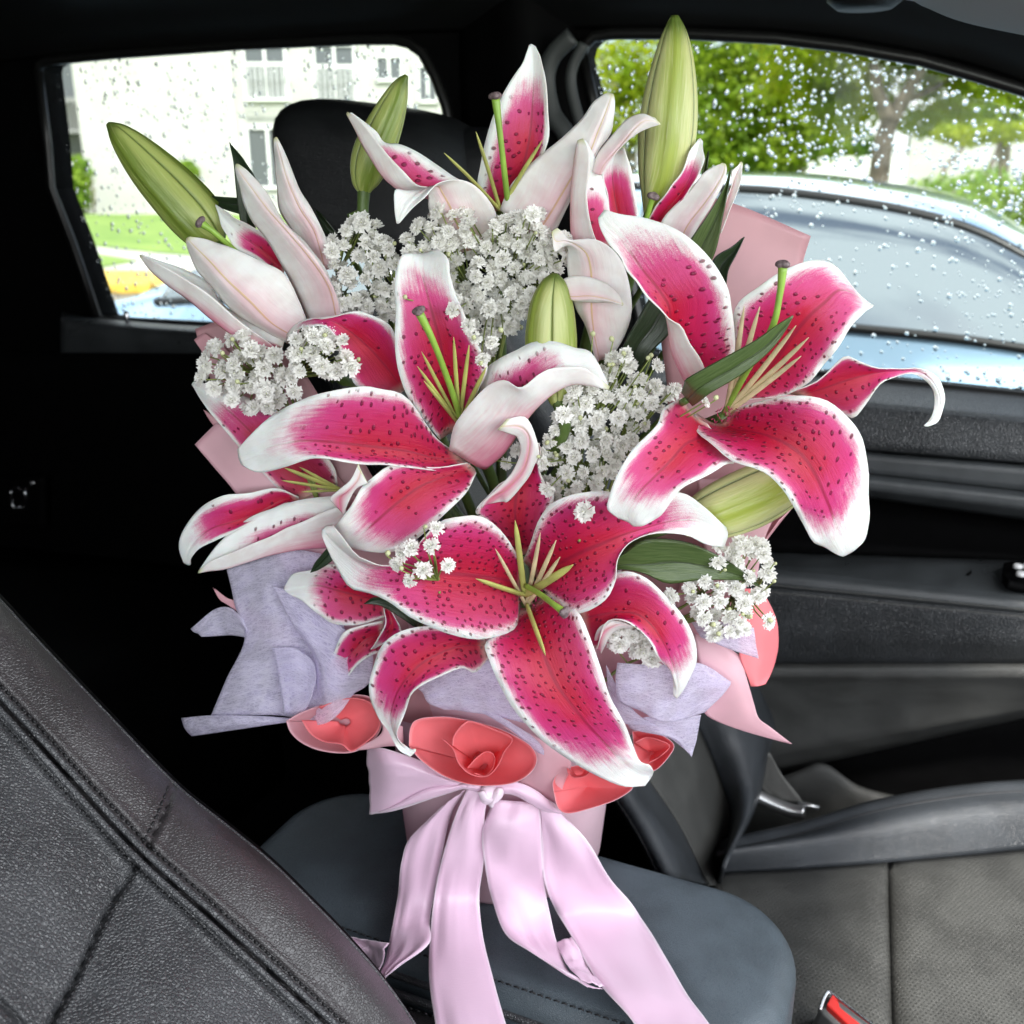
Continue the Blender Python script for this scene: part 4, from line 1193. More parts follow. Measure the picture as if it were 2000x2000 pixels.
def seat_at(x, y, up=0.0):
    q = np.array([[x, y]]); e, _s = pdist(q, sil); d_, _a, _b = seat_depth(q, e); return P(x, y, d_[0] - up)


for o_ in (-11, 11):
    pp = spline(S1, 60); tg = np.gradient(pp, axis=0); tg /= np.linalg.norm(tg, axis=1, keepdims=True)
    tube('seam_piping', [seat_at(x - ty * o_, y + tx * o_, .0002) for (x, y), (tx, ty) in zip(pp, tg)], .0017, M['leather_seat'], ds, 8)
for poly, offs in ((S1, (-25, 25)), (S2[:3], (9,)), (S2[2:], (-9,))):
    L_ = np.concatenate([[0], np.cumsum(np.linalg.norm(np.diff(poly, axis=0), axis=1))])
    for s in np.arange(10, L_[-1], 15.0):
        x, y = np.interp(s, L_, poly[:, 0]), np.interp(s, L_, poly[:, 1]); x2, y2 = np.interp(s + 9, L_, poly[:, 0]), np.interp(s + 9, L_, poly[:, 1])
        tx, ty = (x2 - x) / 9, (y2 - y) / 9
        if x < -60 or y > 2060: continue
        for o_ in offs:
            a = seat_at(x - ty * o_, y + tx * o_, .0004); b = seat_at(x2 - ty * o_, y2 + tx * o_, .0004)
            mb.tube([a, (a + b) / 2 - FW * .0007, b], .0007, 5)
tag(mb.build('stitching', M['stitch'], ds), kind='stuff')

# ------------------------------------------------------------------ the bouquet: box, wrapping, flowers
BOX_C = np.array([-.006, .640, 0.0]); BOX_Z0 = 1.1165; BOX_Z1 = 1.34
bx = thing('flower_box', BOX_C + ZV * BOX_Z0, 'round pink paper covered flower box standing on the console armrest', 'flower box')
a_ = np.linspace(0, 2 * math.pi, 49)[:-1]
rings = []
for z, r_ in ((BOX_Z0, .060), (BOX_Z0, .071), (BOX_Z0 + .004, .073), (BOX_Z0 + .05, .077), (BOX_Z0 + .11, .080), (BOX_Z1 - .02, .082), (BOX_Z1, .083), (BOX_Z1, .074), (BOX_Z1 - .02, .072), (BOX_Z1 - .02, .001)):
    rings.append(np.array([BOX_C + ZV * z + np.array([math.cos(x), math.sin(x), 0]) * r_ for x in a_]))
Fb = [(i * 48 + j, i * 48 + (j + 1) % 48, (i + 1) * 48 + (j + 1) % 48, (i + 1) * 48 + j) for i in range(len(rings) - 1) for j in range(48)]
Fb.append(tuple(range(47, -1, -1)))
mk('side', np.concatenate(rings), Fb, M['paper_box'], bx)

FOOT = BOX_C + ZV * (BOX_Z1 - .03)


def flower(name_pt, label, d_stem=True, cat='lily'):
    crop, x, y, d = name_pt
    c = CP(crop, x, y, d)
    t = thing('lily_flower', c, label, cat, 'open stargazer lilies in the bouquet')
    if d_stem:
        f = FOOT + np.array([rng.uniform(-.03, .03), rng.uniform(-.03, .03), 0]); m_ = (c + f) / 2 + np.array([0, .035, .02])
        back = c + FW * .02
        tube('stem', [c + FW * .006, back, m_ + FW * .02, f], [.0035, .004, .004, .004], M['stem_green'], t, 8, 18)
    return t


def filaments(fl, crop, base, tips, mat='filament', r0=.0011, bend=.8, blade=0.0):
    bxp = CP(crop, *base)
    for tp in tips:
        tip = CP(crop, *tp[:3]); m_ = (bxp * .45 + tip * .55) - FW * .004 * bend
        w = r0 * (tp[3] if len(tp) > 3 else 1.0)
        tube('filament', [bxp + (tip - bxp) * .0, bxp * .75 + m_ * .25 - FW * .001, m_, m_ * .35 + tip * .65, tip], [w * .9, w, w, w * .75, .00015], M[mat], fl, 8, 16, flat=.55)


def style(fl, crop, pts, r_=.0019, sr=.0036):
    w = [CP(crop, *p) for p in pts]
    tube('style', w, [r_ * .9] * (len(w) - 1) + [r_ * 1.25], M['style_green'], fl, 10, 20)
    c = w[-1]; dv = w[-1] - w[-2]; dv /= np.linalg.norm(dv)
    x = np.cross(dv, UP); x /= np.linalg.norm(x); y = np.cross(dv, x)
    mb = MB(); n = 18; m_ = 9; V = []; F = []
    for i in range(m_):
        p = math.pi * i / (m_ - 1)
        for j in range(n):
            q = 2 * math.pi * j / n; rr = math.sin(p) * sr * (1 + .16 * math.cos(3 * q)); V.append(c + dv * (sr * .25 + math.cos(p) * sr * .62) + x * rr * math.cos(q) + y * rr * math.sin(q))
    F = [(i * n + j, i * n + (j + 1) % n, (i + 1) * n + (j + 1) % n, (i + 1) * n + j) for i in range(m_ - 1) for j in range(n)]
    mk('stigma', V, F, M['stigma'], fl)


def papillae(fl, crop, pts, n=26):
    """fine bristles at the throat, together one part"""
    mb = MB()
    for _ in range(n):
        x, y, d, sx, sy = rng.choice(pts); x += rng.uniform(-sx, sx); y += rng.uniform(-sy, sy)
        a = CP(crop, x, y, d); ln = rng.uniform(.0015, .004); v = np.array([rng.uniform(-1, 1), -1.2, rng.uniform(-.6, 1)]); v /= np.linalg.norm(v)
        mb.tube([a, a + v * ln * .6 + UP * ln * .1, a + v * ln + UP * ln * .4], [.0003, .00025, .00012], 5)
    tag(mb.build('papillae', M['papilla'], fl), kind='stuff')


# --- front lily
fl = flower(('D3', 500, 900, 4.2), 'wide open crimson lily facing out above the coral paper rosettes')
petal(fl, 'C7', [(1330, 720, 1345, 640, 1340, 500, 4.5), (1310, 890, 1260, 590, 1310, 410, 6.0), (1100, 955, 1080, 565, 1200, 260, 7.3), (900, 930, 860, 545, 1040, 185, 8.0), (660, 830, 650, 525, 830, 230, 8.4, .1, .2), (480, 700, 520, 520, 640, 430, 8.6, -.2, .5), (290, 650, 380, 510, 480, 495, 8.4, -.4, 1.2), (180, 500, 250, 430, 340, 460, 8.0, -.4, 1.3), (100, 330, 110, 290, 200, 290, 7.5, 0, .5), (92, 270, 120, 250, 160, 240, 7.2, 0, 0)], pe=.78)
petal(fl, 'D5', [(400, 1700, 460, 1680, 520, 1660, 4.2), (200, 1420, 420, 1480, 600, 1450, 4.6), (110, 1340, 410, 1300, 700, 1260, 4.8), (250, 1180, 440, 1150, 680, 1180, 4.8), (400, 1080, 520, 1000, 600, 1050, 5.0), (480, 850, 550, 850, 600, 900, 5.4), (450, 700, 520, 700, 560, 800, 5.8)], pe=1.0, margin=0.00)
petal(fl, 'D5', [(160, 1330, 170, 1310, 200, 1290, 5.3), (165, 1280, 260, 1230, 310, 1275, 5.6), (260, 1190, 330, 1190, 365, 1265, 5.9), (380, 1060, 440, 1080, 500, 1110, 6.2), (450, 900, 500, 960, 555, 1000, 6.5), (430, 800, 520, 800, 590, 880, 6.8), (385, 770, 450, 710, 500, 645, 7.0), (275, 730, 300, 705, 345, 650, 7.2)], back=True, name='petal_fold', ruf=.06, cup=-.15)
petal(fl, 'D3', [(470, 560, 540, 640, 600, 760, 4.5), (530, 420, 660, 620, 690, 830, 6.0), (600, 230, 820, 540, 870, 960, 7.2), (720, 100, 950, 480, 1080, 870, 7.8), (900, 40, 1100, 420, 1170, 700, 8.0), (1090, 40, 1220, 370, 1200, 540, 8.0), (1280, 100, 1380, 320, 1290, 420, 7.8), (1480, 70, 1560, 270, 1480, 360, 7.6), (1680, 60, 1750, 255, 1700, 370, 7.4), (1840, 157, 1890, 300, 1860, 440, 7.0), (2000, 310, 2015, 370, 1985, 460, 6.4, 0, 0)], pe=.80)
petal(fl, 'D3', [(900, 850, 900, 1000, 960, 1150, 5.2), (1000, 750, 1040, 970, 1030, 1230, 5.7), (1220, 640, 1200, 950, 1100, 1040, 6.4, .2, .7), (1400, 690, 1340, 970, 1230, 1025, 6.9, .0, .5), (1570, 850, 1450, 1060, 1350, 1090, 7.2, -.2, .3), (1700, 1010, 1530, 1180, 1430, 1180, 7.2, -.3, .2), (1770, 1180, 1590, 1310, 1490, 1300, 7.0, -.4, .1), (1770, 1350, 1620, 1420, 1570, 1380, 6.6, -.3, .1), (1700, 1500, 1640, 1540, 1600, 1480, 6.2, 0, 0), (1640, 1590, 1625, 1600, 1605, 1580, 6.0, 0, 0)], pe=.82, spots=.5)
petal(fl, 'D3', [(1015, 1240, 1040, 1230, 1060, 1260, 5.6), (1012, 1130, 1050, 1140, 1090, 1200, 6.2), (1060, 1050, 1100, 1080, 1130, 1120, 6.6), (1180, 1013, 1200, 1040, 1200, 1075, 6.9), (1300, 1050, 1310, 1060, 1300, 1075, 7.0)], back=True, name='petal_fold', ruf=.03, cup=-.2)
petal(fl, 'D3', [(640, 800, 520, 900, 440, 930, 4.2), (780, 870, 540, 1010, 370, 1090, 6.0), (900, 960, 590, 1170, 200, 1160, 7.4), (980, 1160, 650, 1330, 200, 1260, 8.2), (1060, 1390, 720, 1490, 270, 1450, 8.7), (1140, 1620, 830, 1640, 370, 1640, 8.9, .2, .2), (1230, 1770, 950, 1790, 530, 1830, 8.9, 0, 0), (1290, 1930, 1080, 1930, 760, 2030, 8.6, -.2, -.2), (1350, 2070, 1220, 2080, 1020, 2180, 8.2, -.2, -.2), (1430, 2110, 1340, 2170, 1230, 2265, 7.7, .3, .3), (1455, 2150, 1440, 2190, 1390, 2260, 7.3, .3, .3)], pe=.83)
petal(fl, 'C7', [(1140, 1080, 1130, 1000, 1120, 960, 5.3), (1060, 1170, 1000, 1000, 1000, 940, 6.1), (980, 1140, 880, 1030, 780, 880, 6.7), (830, 1200, 740, 1100, 600, 900, 7.1, .5, 0), (700, 1270, 640, 1190, 470, 1000, 7.3, .5, -.2), (640, 1350, 570, 1290, 405, 1170, 7.2, .5, -.3), (600, 1450, 530, 1400, 400, 1300, 6.9, .4, -.3), (575, 1540, 520, 1480, 430, 1430, 6.6, .3, -.2), (580, 1610, 550, 1570, 500, 1520, 6.3, .2, 0), (640, 1650, 610, 1650, 570, 1650, 6.2, 0, 0), (685, 1650, 680, 1670, 650, 1700, 6.4, 0, 0)], pe=.76)
filaments(fl, 'D3', (495, 900, 4.6), [(260, 470, 8.0), (600, 350, 8.4), (720, 405, 8.6), (750, 530, 8.8)], 'filament_pale', .0014)
filaments(fl, 'D3', (480, 820, 5.4), [(410, 255, 7.2, 1.5), (850, 590, 8.8, 1.9), (112, 695, 8.6, 1.8)], 'filament', .0013)
filaments(fl, 'D3', (500, 900, 5.2), [(640, 1278, 8.8, 1.9)], 'filament', .0013)
style(fl, 'D3', [(490, 750, 6.6), (600, 815, 8.2), (700, 890, 9.6), (775, 945, 10.2)], .0019, .0036)
papillae(fl, 'D3', [(420, 860, 5.6, 40, 90), (560, 880, 5.6, 40, 60), (600, 760, 5.8, 60, 30)], 40)

# --- centre left lily
fl = flower(('D2', 1160, 1760, 3.6), 'large upright crimson lily with a notched top petal beside the green bud')
petal(fl, 'D2', [(1000, 1850, 1080, 1800, 1180, 1750, 3.8), (900, 1720, 1060, 1560, 1250, 1560, 4.5), (760, 1530, 1040, 1350, 1360, 1330, 5.2), (680, 1300, 1010, 1150, 1320, 1200, 5.6), (660, 1080, 970, 990, 1250, 1060, 5.8), (670, 860, 930, 840, 1190, 900, 5.7), (660, 660, 890, 680, 1120, 750, 5.3), (690, 520, 865, 580, 1080, 600, 4.8), (720, 455, 860, 480, 1060, 480, 4.2, .5, .5), (800, 445, 870, 440, 980, 405, 3.6, .4, .4)], pe=.86)
petal(fl, 'D2', [(700, 1500, 730, 1480, 740, 1440, 3.4), (400, 1460, 620, 1330, 690, 1250, 3.9), (320, 1350, 500, 1190, 665, 1080, 4.3), (250, 1180, 370, 1070, 600, 960, 4.6), (190, 1050, 270, 1000, 450, 905, 4.8), (110, 985, 160, 945, 280, 890, 4.8), (0, 985, 20, 945, 120, 925, 4.5), (-90, 1040, -95, 1000, -60, 955, 4.0, 0, 0), (-150, 1110, -157, 1085, -150, 1050, 3.2, 0, 0)], pe=.82, spots=.2)
petal(fl, 'C4', [(2200, 1260, 2140, 1210, 2050, 1150, 3.7), (2000, 1310, 1960, 1220, 1920, 1040, 4.6), (1750, 1290, 1720, 1165, 1720, 760, 5.9), (1500, 1270, 1450, 1130, 1500, 690, 6.5), (1250, 1250, 1180, 1100, 1300, 680, 6.8), (1050, 1215, 950, 1085, 1080, 720, 6.9), (900, 1250, 780, 1110, 870, 800, 6.8, .2, .2), (750, 1300, 650, 1140, 690, 900, 6.5, 0, 0), (600, 1325, 530, 1180, 520, 1060, 6.1, 0, 0), (470, 1270, 450, 1220, 440, 1150, 5.8, 0, 0)], pe=.80)
petal(fl, 'D4', [(2320, 170, 2300, 130, 2250, 90, 3.9), (2243, 318, 2100, 190, 2000, 125, 5.0), (2087, 475, 1900, 270, 1720, 105, 5.8), (1931, 618, 1720, 400, 1560, 180, 6.2), (1800, 720, 1580, 520, 1450, 290, 6.3), (1640, 770, 1460, 620, 1370, 420, 6.2), (1480, 760, 1370, 680, 1290, 530, 6.0), (1360, 730, 1290, 690, 1230, 590, 5.7, 0, 0)], pe=.84, spots=.6)
petal(fl, 'C5', [[(690, 1300, 3.4), (780, 1680, 3.8), (490, 1540, 4.8)], [(730, 1100, 4.0), (900, 1570, 4.8), (540, 1330, 6.2)], [(770, 940, 4.4), (990, 1440, 5.5), (720, 1110, 7.0)], [(880, 850, 4.8), (1080, 1300, 6.1), (900, 1020, 7.5)], [(1000, 790, 5.0), (1180, 1190, 6.4), (1030, 1065, 7.6)], [(1130, 725, 5.2), (1290, 1100, 6.6), (1170, 965, 7.6)], [(1300, 725, 5.4), (1420, 1040, 6.7), (1330, 925, 7.4)], [(1440, 770, 5.6), (1540, 1050, 6.7), (1500, 915, 7.2)], [(1570, 810, 5.8), (1640, 1070, 6.6), (1620, 1000, 6.9)], [(1690, 1030, 6.2), (1695, 1085, 6.4), (1702, 1060, 6.5)]], pe=.80, margin=0.10)
filaments(fl, 'D2', (1150, 1740, 3.9), [(830, 1295, 7.2), (863, 1185, 7.2), (880, 1405, 6.8), (1105, 1075, 7.2), (1222, 1135, 6.8), (1352, 1300, 6.2)], 'filament', .0013)
style(fl, 'D2', [(1160, 1700, 4.2), (1080, 1450, 6.2), (960, 1130, 7.4), (845, 890, 7.8)], .0019, .0036)

# --- right lily
fl = flower(('C6', 720, 1150, 4.4), 'large crimson lily with one long curled petal leaning towards the passenger window')
petal(fl, 'C6', [[(650, 1000, 4.4), (560, 1020, 4.0), (760, 960, 4.4)], [(625, 880, 6.8), (510, 930, 5.4), (785, 800, 5.8)], [(560, 760, 7.4), (450, 780, 6.1), (785, 680, 6.8)], [(480, 660, 7.6), (440, 640, 6.7), (770, 560, 7.2)], [(400, 590, 7.5), (430, 545, 7.0), (750, 450, 7.4)], [(300, 490, 7.5), (370, 450, 7.1), (690, 340, 7.5)], [(230, 390, 7.4), (290, 350, 7.1), (600, 230, 7.4)], [(170, 290, 7.2), (220, 250, 7.0), (470, 130, 7.2)], [(100, 200, 7.0), (150, 160, 6.9), (300, 70, 7.0)], [(60, 120, 6.8), (90, 110, 6.8), (170, 50, 6.8)], [(50, 70, 6.6), (65, 50, 6.6), (85, 25, 6.6)]], pe=.86)
petal(fl, 'C6', [(760, 1050, 800, 1060, 850, 1050, 4.6), (800, 900, 880, 960, 1050, 1030, 5.0), (780, 700, 1000, 850, 1180, 960, 5.7), (790, 560, 1090, 720, 1270, 860, 6.3), (880, 470, 1190, 600, 1350, 760, 6.7), (1000, 380, 1270, 530, 1420, 650, 6.7), (1150, 310, 1350, 460, 1480, 590, 6.5, .3, .2), (1290, 300, 1430, 475, 1505, 565, 6.1, .2, .2), (1350, 350, 1470, 505, 1530, 550, 5.7, .1, .1), (1420, 480, 1520, 532, 1535, 545, 5.2, 0, 0)], pe=.88)
petal(fl, 'C6', [(1050, 1020, 1130, 1030, 1200, 1080, 4.6), (1230, 950, 1230, 1000, 1320, 1090, 5.0), (1370, 820, 1350, 960, 1420, 1150, 5.5), (1450, 840, 1450, 930, 1490, 1080, 5.8), (1560, 880, 1570, 905, 1570, 970, 5.9), (1680, 885, 1690, 895, 1650, 930, 5.9, .15, .15), (1790, 880, 1780, 900, 1740, 910, 5.8, .1, .1), (1880, 930, 1850, 950, 1820, 950, 5.6, -.1, -.1), (1915, 1020, 1890, 1030, 1860, 1010, 5.5, -.1, -.1), (1910, 1100, 1890, 1110, 1860, 1100, 5.5, -.1, -.1), (1880, 1170, 1860, 1160, 1835, 1160, 5.7, -.1, -.1), (1830, 1195, 1815, 1195, 1805, 1190, 5.8, 0, 0)], pe=.66, spots=.5, ruf=.05)
petal(fl, 'C6', [(780, 1110, 690, 1180, 570, 1120, 5.2), (850, 1080, 780, 1210, 570, 1200, 6.4), (1000, 1040, 920, 1230, 640, 1280, 7.7), (1150, 1030, 1050, 1280, 780, 1380, 8.6, .5, .4), (1290, 1060, 1150, 1350, 940, 1440, 9.0, .2, .3), (1400, 1150, 1220, 1450, 1040, 1530, 9.1, -.1, .2), (1470, 1260, 1270, 1560, 1110, 1640, 9.0, -.3, .1), (1500, 1400, 1310, 1660, 1160, 1730, 8.7, -.4, -.1), (1505, 1560, 1345, 1760, 1210, 1810, 8.3, -.4, -.2), (1510, 1700, 1370, 1830, 1290, 1860, 7.8, -.2, 0), (1490, 1800, 1385, 1870, 1345, 1890, 7.4, 0, .1), (1430, 1865, 1395, 1885, 1370, 1895, 7.1, 0, 0)], pe=.82)
petal(fl, 'C6', [(640, 1180, 560, 1130, 500, 1040, 6), (780, 1380, 600, 1240, 400, 1100, 7.2), (720, 1410, 520, 1290, 370, 1180, 8.4), (600, 1480, 440, 1380, 270, 1290, 9.4), (500, 1530, 350, 1470, 190, 1380, 10.0, .2, .1), (440, 1600, 280, 1540, 140, 1480, 10.3, 0, -.1), (380, 1680, 230, 1610, 110, 1570, 10.3, -.1, -.2), (300, 1725, 205, 1660, 100, 1640, 10.1, 0, 0), (240, 1735, 210, 1710, 160, 1690, 9.8, 0, 0)], pe=.84, spots=.4)
filaments(fl, 'C6', (735, 1130, 4.8), [(838, 545, 8.8), (922, 548, 8.8), (1118, 650, 9.0), (1186, 715, 9.2), (1145, 815, 9.0)], 'filament_pale', .0015)
style(fl, 'C6', [(730, 1120, 4.8), (850, 900, 7.2), (985, 670, 8.6), (1030, 480, 8.8), (1046, 330, 8.8)], .0019, .0036)
papillae(fl, 'C6', [(720, 1140, 6.2, 50, 50), (790, 1130, 6.4, 40, 40)], 40)

# --- top lily
fl = flower(('C2', 1250, 1430, -.6), 'half open lily with a tall pointed spotted petal reaching towards the roof')
petal(fl, 'C2', [(1140, 1400, 1240, 1400, 1280, 1390, -.4), (1090, 1220, 1380, 1200, 1480, 1080, 0), (1120, 1020, 1450, 1010, 1590, 980, .4), (1170, 820, 1490, 820, 1625, 860, .6), (1240, 600, 1505, 640, 1630, 650, .6), (1330, 440, 1515, 480, 1620, 480, .5), (1420, 310, 1515, 330, 1585, 330, .3), (1460, 210, 1510, 220, 1560, 220, .1, .2, .2), (1480, 150, 1500, 140, 1530, 160, 0, 0, 0)], pe=.80, margin=0.14)
petal(fl, 'C2', [[(950, 1250, .4), (900, 1350, -.3), (1000, 1180, -.6)], [(720, 1220, 1.2), (560, 1260, .5), (930, 1150, 0)], [(620, 1190, 1.4), (440, 1190, .6), (800, 1060, .1)], [(520, 1090, 1.4), (360, 1110, .7), (650, 960, .2)], [(420, 980, 1.3), (290, 1000, .7), (500, 895, .2)], [(330, 870, 1.2), (230, 900, .6), (390, 880, .2)], [(250, 770, 1.0), (180, 800, .6), (330, 800, .3)], [(170, 690, .8), (140, 730, .5), (230, 720, .3)], [(110, 650, .5), (105, 670, .5), (140, 655, .4)]], pe=.75, margin=0.09, ruf=.05)
petal(fl, 'C2', [(900, 1750, 1020, 1700, 1250, 1650, 0, 0, 0), (830, 1550, 960, 1560, 1240, 1450, .8, 0, 0), (730, 1400, 900, 1400, 1180, 1320, 1.6, 0, 0), (720, 1290, 830, 1270, 1060, 1200, 2.2, 0, 0), (690, 1250, 790, 1215, 930, 1160, 2.6, 0, 0), (560, 1245, 690, 1245, 800, 1190, 3.2, 0, .1), (470, 1240, 580, 1330, 700, 1290, 3.6, 0, .1), (465, 1380, 530, 1410, 600, 1380, 3.8, 0, 0), (480, 1490, 490, 1495, 505, 1490, 3.8, 0, 0)], back=True, ruf=.03, pe=.7)
petal(fl, 'C3', [(-170, 1584, 100, 1780, 250, 1750, .8, -.6, -.4), (-90, 1400, 220, 1600, 370, 1500, 1.2, -.6, -.3), (100, 1200, 380, 1330, 450, 1350, 1.6, -.6, -.3), (300, 1040, 500, 1170, 560, 1160, 1.7, -.5, -.3), (440, 900, 570, 1000, 660, 1020, 1.5, -.5, -.3), (540, 770, 630, 850, 695, 880, 1.1, -.4, -.2), (610, 715, 665, 750, 700, 770, .8, -.2, -.1), (650, 700, 675, 705, 690, 715, .5, 0, 0)], back=True, ruf=.08)
filaments(fl, 'C2', (1265, 1400, -.2), [(1080, 800, 1.8), (840, 960, 2.2), (1120, 920, 1.6), (1582, 865, 1.9)], 'filament', .0012)
style(fl, 'C2', [(1320, 1330, .2), (1300, 1150, 1.2), (1260, 800, 1.8), (1228, 545, 1.9)], .0019, .0036)

# --- lily behind, its petals rolled back
fl = flower(('C3', 700, 1800, .2), 'half open pale lily with rolled back petal tips in front of the tall green bud')
petal(fl, 'C3', [[(640, 1950, 2.4), (380, 1900, 1.6), (720, 1850, .8)], [(540, 1770, 2.8), (370, 1700, 2.0), (670, 1640, 1.2)], [(490, 1500, 3.0), (375, 1450, 2.2), (640, 1480, 1.4)], [(505, 1280, 2.9), (395, 1250, 2.2), (590, 1300, 1.5)], [(505, 1140, 2.6), (410, 1120, 2.2), (540, 1170, 1.7)], [(460, 1045, 2.2), (420, 1060, 2.1), (480, 1060, 1.9)]], pe=.62, margin=0.00, ruf=.04, spots=.5)
petal(fl, 'C3', [(530, 1300, 580, 1320, 600, 1320, 1.9, -.2, -.1), (570, 1160, 620, 1240, 660, 1220, 2.1, -.3, -.1), (690, 1010, 740, 1100, 760, 1090, 2.2, -.4, -.1), (790, 900, 850, 970, 870, 1010, 2.3, -.4, -.2), (900, 860, 930, 910, 950, 965, 2.3, -.3, -.2), (1000, 890, 1035, 925, 1045, 940, 2.2, 0, 0)], back=True, ruf=.04)
petal(fl, 'C3', [(680, 1800, 760, 1800, 890, 1780, -.2), (640, 1500, 700, 1500, 860, 1500, 0), (600, 1330, 680, 1300, 820, 1300, .2), (660, 1180, 700, 1150, 770, 1110, .3)], pe=.85, spots=.0)
petal(fl, 'D1', [(640, 1300, 660, 1250, 740, 1250, 1.6, 0, -.3), (560, 1000, 615, 1020, 850, 1060, 2.6, -.3, -.7), (480, 850, 600, 850, 905, 880, 3.2, -.4, -.9), (430, 650, 600, 620, 880, 650, 3.6, -.4, -.9), (415, 480, 570, 460, 800, 460, 3.9, -.4, -.8), (420, 400, 490, 385, 640, 340, 4.2, -.2, -.4), (370, 405, 400, 350, 440, 340, 4.6, 0, -.2), (320, 430, 330, 350, 390, 290, 4.8, .1, -.1), (305, 330, 300, 280, 340, 250, 4.8, 0, 0)], back=True, ruf=.05)
petal(fl, 'D1', [(340, 680, 360, 730, 400, 760, 4.0, -.2, -.2), (420, 625, 440, 770, 450, 800, 4.4, -.3, -.1), (560, 620, 580, 765, 590, 815, 4.6, -.4, -.2), (700, 665, 710, 785, 720, 815, 4.7, -.4, -.1), (790, 740, 800, 815, 800, 830, 4.7, -.2, 0), (835, 810, 840, 825, 835, 840, 4.6, 0, 0)], back=True, ruf=.03)

# --- lily behind the right one
fl = flower(('C3', 980, 1740, -2.4), 'partly hidden pale lily opening behind the large crimson lily and pink paper')
petal(fl, 'C3', [(930, 1700, 1000, 1720, 1040, 1720, -2), (1010, 1550, 1080, 1600, 1130, 1600, -1.7), (1100, 1420, 1190, 1470, 1240, 1460, -1.5), (1190, 1310, 1270, 1330, 1330, 1330, -1.5), (1260, 1150, 1310, 1190, 1365, 1200, -1.7), (1325, 1055, 1345, 1045, 1360, 1070, -2, 0, 0)], pe=.78, margin=0.00, spots=.4)
petal(fl, 'C3', [(1040, 1780, 1180, 1850, 1260, 1850, -1, -.4, -.3), (1060, 1660, 1250, 1700, 1330, 1700, -.8, -.5, -.3), (1200, 1500, 1380, 1530, 1430, 1540, -.8, -.5, -.3), (1330, 1350, 1470, 1400, 1500, 1420, -1, -.4, -.2), (1430, 1270, 1520, 1300, 1540, 1310, -1.2, -.3, -.1), (1510, 1230, 1530, 1235, 1540, 1250, -1.4, 0, 0)], back=True)
petal(fl, 'C3', [(1440, 1750, 1470, 1760, 1500, 1760, -2.2), (1530, 1500, 1550, 1520, 1590, 1540, -2.2), (1590, 1320, 1610, 1340, 1645, 1360, -2.3), (1640, 1230, 1655, 1220, 1665, 1240, -2.4, 0, 0)], back=True)
style(fl, 'C3', [(900, 1740, -2), (935, 1650, -1.2), (972, 1530, -.8), (986, 1490, -.7)], .0019, .0036)

# --- upper left lily seen from outside
fl = flower(('C1', 1560, 1900, .6), 'white backed lily with long yellow ribbed petals below the rear door window')
petal(fl, 'C1', [(1420, 1400, 1450, 1350, 1450, 1250, -.8), (1250, 1270, 1290, 1200, 1330, 1080, -.4), (1090, 1180, 1120, 1080, 1180, 990, -.2), (990, 1050, 1000, 960, 1050, 920, -.3), (950, 900, 930, 850, 960, 870, -.5, 0, 0)], pe=.62, margin=0.19, spots=.5)
petal(fl, 'C1', [(1650, 1330, 1760, 1340, 1830, 1330, -.2, -.4, -.3), (1530, 1080, 1680, 1060, 1770, 1120, 0, -.5, -.3), (1420, 900, 1570, 880, 1660, 890, 0, -.5, -.3), (1390, 680, 1480, 680, 1560, 720, -.1, -.4, -.3), (1375, 480, 1420, 480, 1475, 500, -.4, -.3, -.2), (1370, 350, 1385, 338, 1400, 345, -.6, 0, 0)], back=True, ruf=.05)
petal(fl, 'C1', [(1640, 1750, 1850, 1740, 1900, 1680, .8, -.7, -.3), (1560, 1550, 1790, 1480, 1850, 1540, 1.5, -.8, -.4), (1440, 1330, 1640, 1250, 1740, 1300, 1.9, -.8, -.5), (1310, 1110, 1480, 1060, 1590, 1120, 1.9, -.7, -.5), (1190, 950, 1330, 890, 1440, 960, 1.7, -.6, -.5), (1120, 750, 1210, 730, 1320, 760, 1.3, -.4, -.4), (1085, 600, 1120, 610, 1190, 610, .9, -.2, -.2), (1080, 550, 1090, 540, 1110, 545, .6, 0, 0)], back=True, ruf=.05)
petal(fl, 'C1', [(1480, 1900, 1530, 1850, 1620, 1720, 1.8, -.6, -.6), (1250, 1770, 1350, 1740, 1560, 1570, 2.4, -.7, -.7), (1040, 1640, 1180, 1570, 1450, 1370, 2.9, -.8, -.8), (930, 1500, 1020, 1420, 1260, 1270, 2.9, -.7, -.8), (800, 1350, 890, 1280, 1060, 1180, 2.7, -.6, -.6), (730, 1200, 780, 1170, 880, 1115, 2.3, -.4, -.4), (705, 1120, 715, 1100, 740, 1090, 2, 0, 0)], back=True, ruf=.05)
petal(fl, 'C1', [[(1320, 1880, 2.4), (1420, 1950, 1.8), (1450, 1880, 1.4)], [(1100, 1720, 2.6), (1180, 1900, 2.0), (1250, 1750, 1.2)], [(900, 1540, 2.6), (930, 1730, 2.0), (1000, 1610, 1.2)], [(740, 1430, 2.5), (740, 1570, 1.9), (880, 1440, 1.2)], [(570, 1330, 2.3), (570, 1450, 1.8), (690, 1335, 1.2)], [(440, 1265, 2.0), (440, 1340, 1.7), (500, 1270, 1.3)], [(360, 1225, 1.6), (360, 1240, 1.6), (375, 1222, 1.5)]], pe=.2, margin=0.44, ruf=.03)
style(fl, 'C1', [(1080, 1200, .2), (1000, 1130, .8), (910, 1050, 1.2), (825, 990, 1.3)], .0019, .0036)

